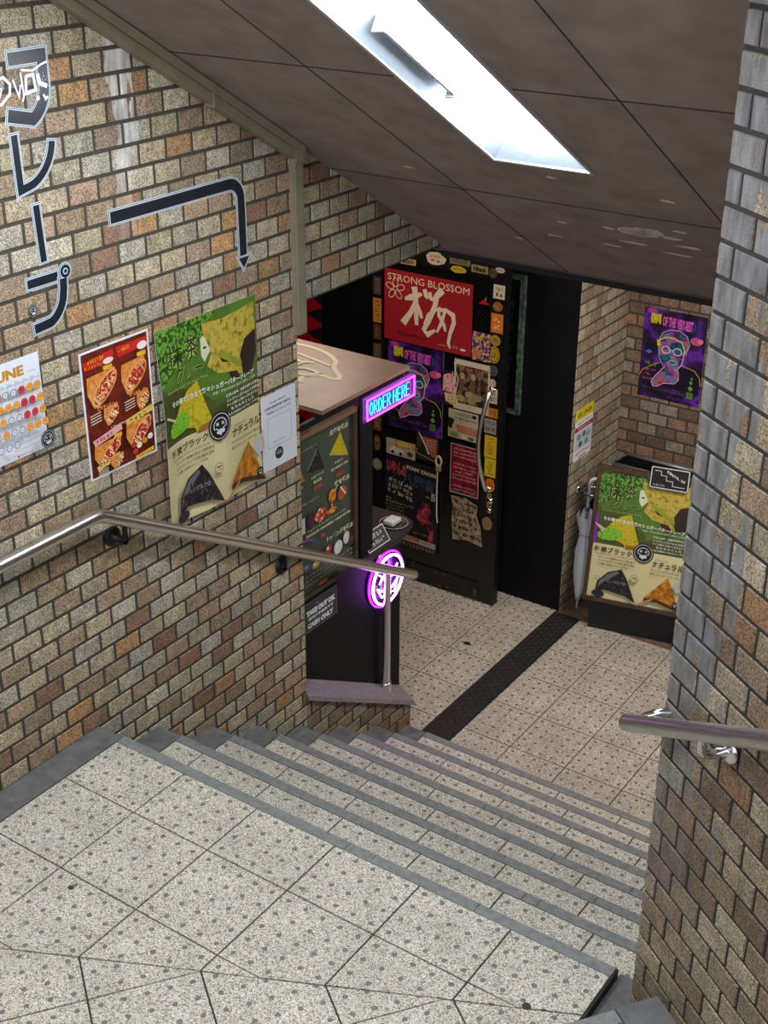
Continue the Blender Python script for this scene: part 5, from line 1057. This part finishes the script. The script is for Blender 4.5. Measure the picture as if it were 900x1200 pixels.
a = on_door(-1.10, -0.385); a.sheet(0.20, 0.10, ink('#b7a591'), 0.001); a.add([(0.06, 0.0), (0.2, 0.0), (0.2, 0.04), (0.06, 0.05)], two_tone('print_city', [(0.4, '#8a5a2a'), (0.52, '#d8b45a'), (0.64, '#1a2a6a')], 40)); a.add([(0.02, 0.065), (0.05, 0.045), (0.11, 0.055), (0.13, 0.075), (0.1, 0.088), (0.02, 0.08)], ink('#d6d2cb')); a.oval(0.045, 0.08, 0.011, 0.011, INKB, 12); a.oval(0.1, 0.083, 0.011, 0.011, INKB, 12); a.text('BEEN', 0.08, 0.008, 0.17, 0.035, ink('#d8c06a'), 0.06); a.oval(0.165, 0.07, 0.02, 0.016, ink('#4a4a52'), 14)
tag(a.build('flyer'), 'flyer with a white car left of centre on the door behind the kiosk corner', 'flyer', G_P)
a = on_door(-0.893, -0.30); a.sheet(0.152, 0.165, ink('#2a211e'), 0.001); a.stroke([(0.004, 0.1), (0.004, 0.13), (0.148, 0.16)], 0.004, ink('#b9a58e')); a.add([(0.035, 0.02), (0.14, 0.02), (0.135, 0.14), (0.1, 0.13)], ink('#a55a48')); a.stroke([(0.015, 0.0), (0.06, 0.07), (0.085, 0.12)], 0.009, ink('#d6cdc2')); a.lines(0.07, 0.03, 0.13, 0.10, 4, ink('#d8b8a0'), ('OPEN', 'LIVE', 'BAR', 'FREE'), 0.04); a.lines(0.005, 0.03, 0.035, 0.09, 4, ink('#8a7a60'), ('DJ', '出演', '会場', '入場'))
tag(a.build('flyer'), 'brown flyer with a slanting pale stick beside the white car flyer', 'flyer', G_P)
a = on_door(-1.108, -0.495); a.sheet(0.37, 0.555, two_tone('print_night_blue', [(0.35, '#100c12'), (0.6, '#1b1626'), (0.75, '#0e0b10')], 6), 0.001)
a.text('いやんの', 0.012, 0.02, 0.15, 0.105, ink('#c44a56'), 0.05, dv=0.01); a.text('IYAN YAON', 0.15, 0.03, 0.35, 0.055, ink('#d0c09a'), 0.06, dv=0.01); a.text('八尾音', 0.12, 0.075, 0.345, 0.155, ink('#3a4766'), 0.05, dv=0.01); a.text('5', 0.32, 0.165, 0.352, 0.215, ink('#b9ae98'), 0.06); a.text('vol.', 0.28, 0.19, 0.312, 0.202, ink('#a09680'), 0.05)
for i, w in enumerate(('おもちゃ箱', 'ビンスとバスタ', 'スカイラブで')): a.text(w, 0.02, 0.13 + i * 0.036, 0.2, 0.16 + i * 0.036, ink('#c8c0ac'), 0.06, dv=0.03)
for i, w in enumerate(('出演', 'フードトサウンド四国', 'BEN RADIO HOUSE', 'MOUNTAIN BAND', '映像 ゆうれい', 'VJ SPECIAL')): a.text(w, 0.01, 0.262 + i * 0.021, 0.05 if i == 0 else (0.205 if i == 1 else 0.14), 0.277 + i * 0.021, ink('#c9bd8a' if i < 2 else '#b3a23c'), 0.04)
DAN = two_tone('print_red_dancer', [(0.38, '#3a0c1c'), (0.52, '#9a1f3c'), (0.62, '#c25a6a'), (0.72, '#5a1226')], 26, 0.4, 4)
a.add([(0.24, 0.28), (0.27, 0.235), (0.31, 0.24), (0.325, 0.29), (0.31, 0.34), (0.34, 0.36), (0.345, 0.44), (0.335, 0.50), (0.30, 0.50), (0.315, 0.42), (0.29, 0.37), (0.255, 0.39), (0.225, 0.34)], DAN)
a.text('入場料三千円', 0.2, 0.44, 0.33, 0.455, ink('#a8904a'), 0.02); a.add([(0.12, 0.475), (0.36, 0.487), (0.36, 0.52), (0.12, 0.515)], ink('#b9a894')); a.text('CLUB STOMP', 0.135, 0.482, 0.25, 0.505, ink('#b03a34'), 0.06); a.text('OPEN 23:00', 0.27, 0.49, 0.35, 0.506, ink('#6a5a4a')); a.lines(0.09, 0.525, 0.355, 0.552, 2, ink('#b0a694'), ('主催 八尾音実行委員会 会場 アビス', '当日券 前売券 ドリンク別'))
tag(a.build('flyer'), 'large dark concert poster with a red figure low on the door behind the counter', 'flyer', G_P)
cord = thing('bottle_opener', 'pale opener hanging from a white string on the shop door', 'opener', (-0.742, 5.8, -0.8))
mb = MB(); mb.tube([(-0.742, DY - 0.012, -0.49), (-0.745, DY - 0.01, -0.62), (-0.742, DY - 0.012, -0.78), (-0.735, DY - 0.012, -0.83)], 0.004, ink('#cdc4b6'), 8); put(mb, 'string', cord)
mb = MB(); mb.tube([(-0.735 + 0.018 * math.cos(t), DY - 0.014, -0.44 + 0.03 * math.sin(t)) for t in (k * math.pi / 8 for k in range(16))], 0.006, ink('#c8b89c'), 8, closed=True); mb.box((-0.75, DY - 0.018, -0.50), (-0.72, DY - 0.008, -0.468), ink('#b88a70')); put(mb, 'hook', cord)

UNREADABLE |= {'ホルモン', '鬼神', 'CONSTANT', 'YELLOW', 'NO', 'Tune', '口コミ', '商店', 'LIVE', '熱帯', '酒場', 'BEER', '王', 'ROCK', 'O', '音楽', 'IPA', 'ZINE', 'RIOT', 'RAA RAA', 'NIGHT', '祭', 'OPEN', 'BAR', 'SOUND', 'ORANGE', 'LOUD', 'TRIBE', 'FIRE', 'GROOVE', 'A', 'SUNNY'}
def sticker(x, z, w, h, base, label, shape='rect', words='', fg='#1c1a16', words2='', rot=0):
    a = on_door(x - w / 2, z + h / 2, 0.0)
    if shape == 'rect': a.sheet(w, h, ink(base), 0.0008)
    else:
        n = 22; pts = []
        for i in range(n):
            t = 2 * math.pi * i / n; r = 1.0 if shape == 'oval' else random.uniform(0.86, 1.04)
            pts.append((w / 2 + w / 2 * r * math.cos(t), h / 2 + h / 2 * r * math.sin(t)))
        a.mb.prism([a.P(u, v, 0) for u, v in pts], a.N * 0.0008, ink(base)); a.h = 0.0008
    k = 0.14 if shape == 'rect' else 0.22
    if words and words2: a.text(words, w * k, h * k, w * (1 - k), h * 0.46, ink(fg), 0.05); a.text(words2, w * k, h * 0.54, w * (1 - k), h * (1 - k), ink(fg), 0.05)
    elif words and h > w * 1.5:
        a.U, a.D = a.D, -a.U; a.flip = a.U.cross(a.D).dot(a.N) < 0; a.text(words, h * 0.1, -w * 0.8, h * 0.9, -w * 0.2, ink(fg), 0.05); a.U, a.D = -a.D, a.U
    elif words: a.text(words, w * k, h * k * 1.2, w * (1 - k), h * (1 - k * 1.2), ink(fg), 0.05)
    if shape == 'oval': a.stroke([(w / 2 + w * 0.4 * math.cos(t), h / 2 + h * 0.4 * math.sin(t)) for t in (i * math.pi / 9 for i in range(18))], w * 0.05, ink(fg), True)
    tag(a.build('sticker'), label, 'sticker', G_S)
TZ = DZ1 - 0.05
sticker(-0.975, TZ - 0.005, 0.10, 0.035, '#241c16', 'faded dark GARDEZ sticker at the left of the door top rail', words='GARDEZ', fg='#8a4a2a')
sticker(-0.965, TZ - 0.045, 0.10, 0.032, '#b59b66', 'tan NADEATH sticker under the faded dark one on the top rail', words='NADEATH', fg='#2c2218')
sticker(-0.79, TZ - 0.0, 0.13, 0.075, '#c8b7a4', 'red and white jagged sticker on the middle of the door top rail', 'jag', 'ホルモン', '#b01c20', '鬼神')
sticker(-0.64, TZ + 0.012, 0.125, 0.042, '#7a6848', 'brown sticker with dark label on the door top rail', words='CONSTANT', fg='#1d1914')
sticker(-0.65, TZ - 0.035, 0.10, 0.04, '#c2a41e', 'yellow jagged sticker below the brown one on the top rail', 'jag', 'YELLOW', '#3a2d10')
sticker(-0.52, TZ - 0.012, 0.10, 0.04, '#8b8458', 'greenish NITECH sticker at the right of the top rail', words='Nitech', fg='#1c1c14')
sticker(-0.44, TZ - 0.018, 0.052, 0.052, '#5a4f38', 'round dark bronze sticker beside the greenish top rail sticker', 'oval', 'NO', '#2b2418')
RX = DX1 - 0.042
sticker(RX - 0.005, 0.715, 0.06, 0.03, '#c2b8a8', 'white torn sticker at the top corner of the right door stile', 'jag', 'Tune', '#4a3a6a')
sticker(RX - 0.005, 0.60, 0.068, 0.075, '#cfc3a8', 'cream square stamp sticker high on the right door stile', words='口コミ', fg='#3a3a30', words2='商店')
sticker(RX - 0.01, 0.52, 0.06, 0.055, '#8a5a2c', 'brown patch sticker between the cream stamp and orange ones', 'jag', 'LIVE', '#d8b48a')
sticker(RX - 0.01, 0.43, 0.072, 0.105, '#cc6a22', 'bright orange sticker on the right door stile', words='熱帯', fg='#f0c08a', words2='酒場')
sticker(RX - 0.016, 0.335, 0.06, 0.065, '#a8823c', 'dull gold ragged sticker under the orange one', 'jag', 'BEER', '#3a2c10')
sticker(RX - 0.02, 0.255, 0.07, 0.095, '#a98a2a', 'yellow round emblem sticker on the right door stile', 'oval', '王', '#2a2410')
sticker(RX - 0.022, 0.165, 0.062, 0.062, '#3d3a38', 'dark grey round sticker below the yellow emblem', 'oval', 'ROCK', '#6a6662')
sticker(RX - 0.024, 0.095, 0.045, 0.045, '#c9bda8', 'small cream round sticker with red ring on the right stile', 'oval', 'O', '#a0522a')
sticker(RX - 0.03, 0.022, 0.082, 0.085, '#c2b39a', 'cream sticker with blue lettering just above the handle', words='音楽', fg='#2a3a6a', words2='酒場')
sticker(RX - 0.012, -0.075, 0.06, 0.055, '#b8741e', 'amber sticker behind the top of the door handle', words='IPA', fg='#3a2008')
sticker(RX - 0.025, -0.155, 0.075, 0.085, '#8e8478', 'grey scribbled sticker right of the door handle', words='ZINE', fg='#2a2623', words2='RIOT')
sticker(RX - 0.018, -0.275, 0.075, 0.13, '#c8a41c', 'yellow and red vertical sticker by the handle', words='RAA RAA', fg='#8a1c10')
sticker(RX - 0.015, -0.40, 0.07, 0.11, '#c9b022', 'yellow sticker with dark purple block by the handle', words='NIGHT', fg='#4a1038')
sticker(RX - 0.012, -0.505, 0.066, 0.085, '#c4661e', 'orange torn sticker near the lower end of the handle', 'jag', '祭', '#6a1c0c')
sticker(RX - 0.012, -0.60, 0.03, 0.09, '#a8762a', 'narrow amber strip sticker beside the door lock', words='OPEN', fg='#3a240a')
sticker(RX - 0.02, -0.745, 0.07, 0.085, '#8f7446', 'peeling brown sticker below the door lock', 'jag', 'BAR', '#3a2c16')
LXc = DX0 + 0.035
sticker(LXc, 0.50, 0.05, 0.10, '#4a3b36', 'dark brown sticker high on the left door stile', words='SOUND', fg='#7a6a60')
sticker(LXc, 0.36, 0.055, 0.14, '#b5752a', 'orange lettered sticker on the left door stile', words='ORANGE', fg='#3a1e0a')
sticker(LXc, 0.235, 0.05, 0.085, '#5a3426', 'rust red sticker below the orange one on the left stile', words='LOUD', fg='#8a6a50')
sticker(LXc, 0.125, 0.055, 0.085, '#4f4038', 'dusky sticker midway up the left door stile', words='TRIBE', fg='#86786a')
sticker(LXc, 0.02, 0.05, 0.11, '#9a3a2a', 'red sticker just above the kiosk roof on the left stile', words='FIRE', fg='#d0a080')
sticker(LXc, -0.28, 0.055, 0.16, '#6b4a26', 'long brown sticker low on the left door stile', words='GROOVE', fg='#c29a5a')
sticker(LXc, -0.44, 0.045, 0.10, '#57452a', 'small olive bottle-shaped sticker on the left stile', 'oval', 'A', '#a8905a')
sticker(LXc, -0.575, 0.065, 0.07, '#b3a68c', 'cream round sticker low on the left stile', 'oval', 'SUNNY', '#4a3f30')
a = on_door(-0.525, 0.555, -0.008); a.add([(0.0, 0.04), (0.03, 0.015), (0.055, 0.028), (0.085, 0.04)], ink('#b01830')); a.text('01', 0.035, 0.0, 0.05, 0.018, ink('#c9b8a8')); tag(a.build('sticker'), 'red umbrella-shaped sticker on the ribbed door glass', 'sticker', G_S)

# ================================================================== ALCOVE
a = Art((-0.0155, 6.03, -0.048), U=(0, 1, 0), D=(0, 0, -1), N=(1, 0, 0), step=0.0003)
a.sheet(0.21, 0.30, PAPER, 0.001); a.rect(0, 0, 0.21, 0.065, ink('#d6c21a')); a.text('しずかに歩く', 0.02, 0.012, 0.19, 0.05, INKB, 0.06); a.text('ご近所へのご配慮を', 0.02, 0.075, 0.19, 0.092, ink('#2a3a7a'), 0.04); a.rect(0.0, 0.10, 0.21, 0.128, ink('#9a1e36')); a.text('お願い致します', 0.03, 0.105, 0.18, 0.122, ink('#e8dada'), 0.04)
a.rect(0.012, 0.135, 0.198, 0.24, ink('#b8c2cc'))
for u, v, c in ((0.05, 0.165, '#6a86a8'), (0.11, 0.16, '#5a7a6a'), (0.16, 0.17, '#8a9ab0'), (0.07, 0.21, '#4a5a7a'), (0.14, 0.212, '#7a8a9a')): a.oval(u, v, 0.022, 0.018, ink(c), 12)
a.text('音量にご注意ください', 0.02, 0.25, 0.19, 0.27, ink('#c0302a'), 0.04); a.text('店主より', 0.06, 0.277, 0.15, 0.292, ink('#c0302a'), 0.04)
tag(a.build('paper_notice'), 'small yellow-headed white and red notice on the alcove side wall', 'notice')

# drain cover
mb = MB(); TREADP = mat('dark_tread_plate', '#2c2928', 0.55, 0.2, noise=0.3, nscale=40)
mb.box((-0.03, 4.432, FL - 0.002), (0.122, 5.972, FL + 0.007), TREADP); dc = put(mb, 'drain_cover'); tag(dc, 'long dark patterned drain cover strip across the lower floor', 'drain cover')
mb = MB(); n = 0
for i in range(62):
    for j in range(5):
        cx, cy = -0.012 + 0.029 * j, 4.452 + 0.0245 * i; s = 1 if (i + j) % 2 else -1; w, l = 0.0022, 0.009
        ax, ay = 0.707, 0.707 * s
        mb.mesh([(cx - ax * l - ay * w, cy - ay * l + ax * w, FL + 0.0068), (cx - ax * l + ay * w, cy - ay * l - ax * w, FL + 0.0068), (cx + ax * l + ay * w, cy + ay * l - ax * w, FL + 0.0068), (cx + ax * l - ay * w, cy + ay * l + ax * w, FL + 0.0068), (cx - ax * l * 0.7, cy - ay * l * 0.7, FL + 0.0095), (cx + ax * l * 0.7, cy + ay * l * 0.7, FL + 0.0095)], [(0, 1, 4), (1, 2, 5, 4), (2, 3, 5), (3, 0, 4, 5)], TREADP)
pt = put(mb, 'raised_pattern', dc); pt['kind'] = 'stuff'
def blot(name, x, y, z, a_, b_, label, m, tail=0):
    mb = MB(); q = []
    for i in range(16):
        t = 2 * math.pi * i / 16; r = random.uniform(0.85, 1.1); q.append((x + a_ * r * math.cos(t), y + b_ * r * math.sin(t), z))
    mb.prism(q, (0, 0, 0.0012), m); tag(put(mb, name), label, 'stain')
GUM = mat('black_gum', '#1d1b1a', 0.6)
blot('stain', -0.27, 5.40, FL, 0.022, 0.018, 'dark gum stain on the lower floor left of the drain cover', GUM)
blot('stain', 1.78, 2.26, 0.0, 0.013, 0.012, 'dark spot on the landing near the upper flight', mat('grey_stain', '#3c3b39', 0.7))
blot('stain', 1.80, 2.63, -RISE, 0.009, 0.007, 'small dark spot on the top step near the right wall', mat('grey_stain', '#3c3b39', 0.7))
blot('stain', 0.50, 1.90, 0.0, 0.010, 0.008, 'dark spot on a landing joint near the left wall', mat('grey_stain', '#3c3b39', 0.7))

# A-frame board with the crepe poster
BT = Vector((0.176, 5.875, -1.058)); BU = Vector((math.cos(math.radians(12)), math.sin(math.radians(12)), 0)); lean = math.radians(11)
BBk = Vector((-BU.y, BU.x, 0)); BD = Vector((0, 0, -1)) * math.cos(lean) - BBk * math.sin(lean); BN = BU.cross(BD).normalized()
if BN.y > 0: BN = -BN
BHt = 0.765; BWd = 0.565
TLc = BT - BD * BHt
ab = thing('sandwich_board', 'brown framed crepe poster stand leaning back before the alcove', 'sandwich board', (0.45, 6.05, FL))
Pp = lambda u, v, n=0.0: TLc + BU * u + BD * v + BN * n
FRW = two_tone('dark_brown_frame', [(0.3, '#37251b'), (0.6, '#513a2b')], 24, 0.45, 5)
for nm, u0, v0, u1, v1 in (('frame_stile', 0, 0, 0.022, BHt), ('frame_stile', BWd - 0.022, 0, BWd, BHt), ('frame_rail', 0.022, 0, BWd - 0.022, 0.024), ('frame_rail', 0.022, BHt - 0.022, BWd - 0.022, BHt)):
    mb = MB(); mb.obox(Pp(u0, v0, -0.03), BU, BD, BN, u1 - u0, v1 - v0, 0.04, FRW); put(mb, nm, ab)
mb = MB(); mb.obox(Pp(0.02, 0.02, -0.028), BU, BD, BN, BWd - 0.04, BHt - 0.04, 0.02, INKB); bk = put(mb, 'backing', ab)
a = Art(Pp(0.022, 0.024, -0.008), BU, BD, BN, step=0.0003, scale=1.03); matcha_poster(a); a.rect(0.0, 0.235, 0.018, 0.39, ink('#7a2f96')); a.stroke([(0.002, 0.285), (0.05, 0.325)], 0.006, ink('#e0b8d0')); put(a.mb, 'poster', bk)
Pb = lambda u, n, z: Vector((BT.x, BT.y, 0)) + BU * u + BBk * n + Vector((0, 0, z))
mb = MB(); q = [Pb(0.03, 0.06, FL), Pb(0.5, 0.06, FL), Pb(0.5, 0.2, FL), Pb(0.03, 0.2, FL)]; mb.prism(q, (0, 0, -1.066 - FL + 0.03), mat('black_plastic', '#1b1c20', 0.5, noise=0.2, nscale=20)); put(mb, 'base', ab)
mb = MB(); mb.prism([Pb(0.525, 0.0, FL), Pb(0.55, 0.0, FL), Pb(0.55, 0.05, FL), Pb(0.525, 0.05, FL)], (0, 0, 0.24), INKB); put(mb, 'leg', ab)
# dark open box behind the board
bxo = thing('umbrella_bin', 'dark open box with metal rim standing behind the sandwich board', 'bin', (0.42, 6.3, FL))
x0, x1, y0, y1, zt = 0.12, 0.60, 6.25, 6.43, -0.40
mb = MB(); t = 0.015
for lo, hi in (((x0, y0), (x1, y0 + t)), ((x0, y1 - t), (x1, y1)), ((x0, y0 + t), (x0 + t, y1 - t)), ((x1 - t, y0 + t), (x1, y1 - t))): mb.box((*lo, FL + 0.02), (*hi, zt), BLACK)
mb.box((x0, y0, FL), (x1, y1, FL + 0.02), BLACK); put(mb, 'body', bxo)
mb = MB(); mb.tube([(x0 + 0.008, y0 + 0.008, zt), (x1 - 0.008, y0 + 0.008, zt), (x1 - 0.008, y1 - 0.008, zt), (x0 + 0.008, y1 - 0.008, zt)], 0.013, mat('grey_metal_rim', '#8e8e92', 0.4, 0.5), 8, closed=True); put(mb, 'rim', bxo)
# small black sign on the board's top edge
SO = Pp(0.285, -0.045, 0.014)
a = Art(SO, BU, BD, BN, step=0.0004); a.sheet(0.205, 0.118, INKB, 0.004); WL = ink('#cfd2d6')
a.stroke([(0.004, 0.008), (0.008, 0.004), (0.197, 0.004), (0.201, 0.008), (0.201, 0.11), (0.197, 0.114), (0.008, 0.114), (0.004, 0.11)], 0.005, WL, True)
a.stroke([(0.02, 0.022), (0.055, 0.022), (0.055, 0.045), (0.085, 0.045), (0.085, 0.07), (0.12, 0.07), (0.12, 0.095), (0.15, 0.095), (0.185, 0.095)], 0.003, WL)
a.text('階段おりる、スグ', 0.085, 0.012, 0.185, 0.03, WL, 0.05, dv=0.045); a.text('crepe DAYO', 0.02, 0.092, 0.08, 0.104, WL, 0.04)
tag(a.build('stair_sign'), 'small black sign with white stair outline clipped on the sandwich board top', 'sign')
# umbrellas on the alcove side wall
def umbrella(tip, top, canopy, handle, label, shaft, scale=1.12):
    tip, top = Vector(tip), Vector(top); ax = (top - tip).normalized(); L_ = (top - tip).length
    t = thing('umbrella', label, 'umbrella', tip)
    u = ax.cross(Vector((1, 0, 0))).normalized(); w = ax.cross(u); mb = MB(); n = 24
    prof = [(0.0, 0.055), (0.011, 0.055), (0.017, 0.10), (0.027, 0.18), (0.034, 0.27), (0.035, 0.37), (0.024, 0.455), (0.022, 0.48), (0.033, 0.53), (0.043, 0.585), (0.046, 0.605)]
    V = []; F = []
    for i, (r, h) in enumerate(prof):
        for j in range(n):
            k = 1 + 0.22 * math.cos(8 * 2 * math.pi * j / n + i * 0.25); hh = h + (0.025 * math.cos(8 * 2 * math.pi * j / n) if i == len(prof) - 1 else 0)
            V.append(tip + ax * hh * L_ / 0.82 + (u * math.cos(2 * math.pi * j / n) + w * math.sin(2 * math.pi * j / n)) * r * k * scale)
    for i in range(len(prof) - 1):
        for j in range(n): F.append((i * n + j, i * n + (j + 1) % n, (i + 1) * n + (j + 1) % n, (i + 1) * n + j))
    mb.mesh(V, F, canopy, True); put(mb, 'canopy', t)
    mb = MB(); mb.tube([tip, tip + ax * 0.06], [0.005, 0.007], handle, 10); put(mb, 'ferrule', t)
    mb = MB(); mb.tube([tip + ax * 0.05, tip + ax * (L_ - 0.14)], 0.005, shaft, 8); put(mb, 'shaft', t)
    mb = MB(); h0 = tip + ax * (L_ - 0.17); c = tip + ax * (L_ - 0.025); s = Vector((0.6, 0.6, 0)); s = (s - ax * s.dot(ax)).normalized()
    mb.tube([h0, tip + ax * (L_ - 0.03)] + [c + s * 0.025 * (1 - math.cos(t_)) + ax * 0.025 * math.sin(t_) for t_ in (k * math.pi / 8 for k in range(9))] + [c + s * 0.05 - ax * 0.02], 0.0095, handle, 12); put(mb, 'handle', t)
    mb = MB(); k = tip + ax * (0.475 * L_ / 0.82); mb.tube([k + (u * math.cos(2 * math.pi * j / 14) + w * math.sin(2 * math.pi * j / 14)) * 0.0265 * scale for j in range(14)], 0.005, handle, 6, closed=True); put(mb, 'strap', t)
umbrella((0.05, 6.085, FL + 0.002), (0.032, 6.175, -0.485), mat('milky_vinyl', '#eceef3', 0.3), mat('pale_plastic', '#c6c9d2', 0.35), 'folded white vinyl umbrella propped against the alcove side wall', STEEL)
umbrella((0.075, 6.205, FL + 0.002), (0.058, 6.295, -0.44), mat('black_nylon', '#17181b', 0.5), mat('grey_handle', '#9a9ca2', 0.25), 'folded black umbrella with pale top hook behind the white one', STEEL)
hk = thing('umbrella_hook', 'chrome round hook on the alcove side wall behind the umbrellas', 'hook', (-0.013, 6.12, -0.56))
mb = MB(); mb.lathe([(0, 0.02), (0.02, 0.018), (0.03, 0.006), (0.032, 0.0)], CHROME, (-0.0165, 6.14, -0.545), (1, 0, 0), 18); put(mb, 'rose', hk)
mb = MB(); mb.tube([(0.004, 6.14, -0.545)] + [(0.06 - 0.055 * math.cos(t), 6.165 + 0.055 * math.sin(t), -0.55) for t in (k * math.pi / 10 for k in range(20))], 0.006, CHROME, 10); put(mb, 'ring', hk)
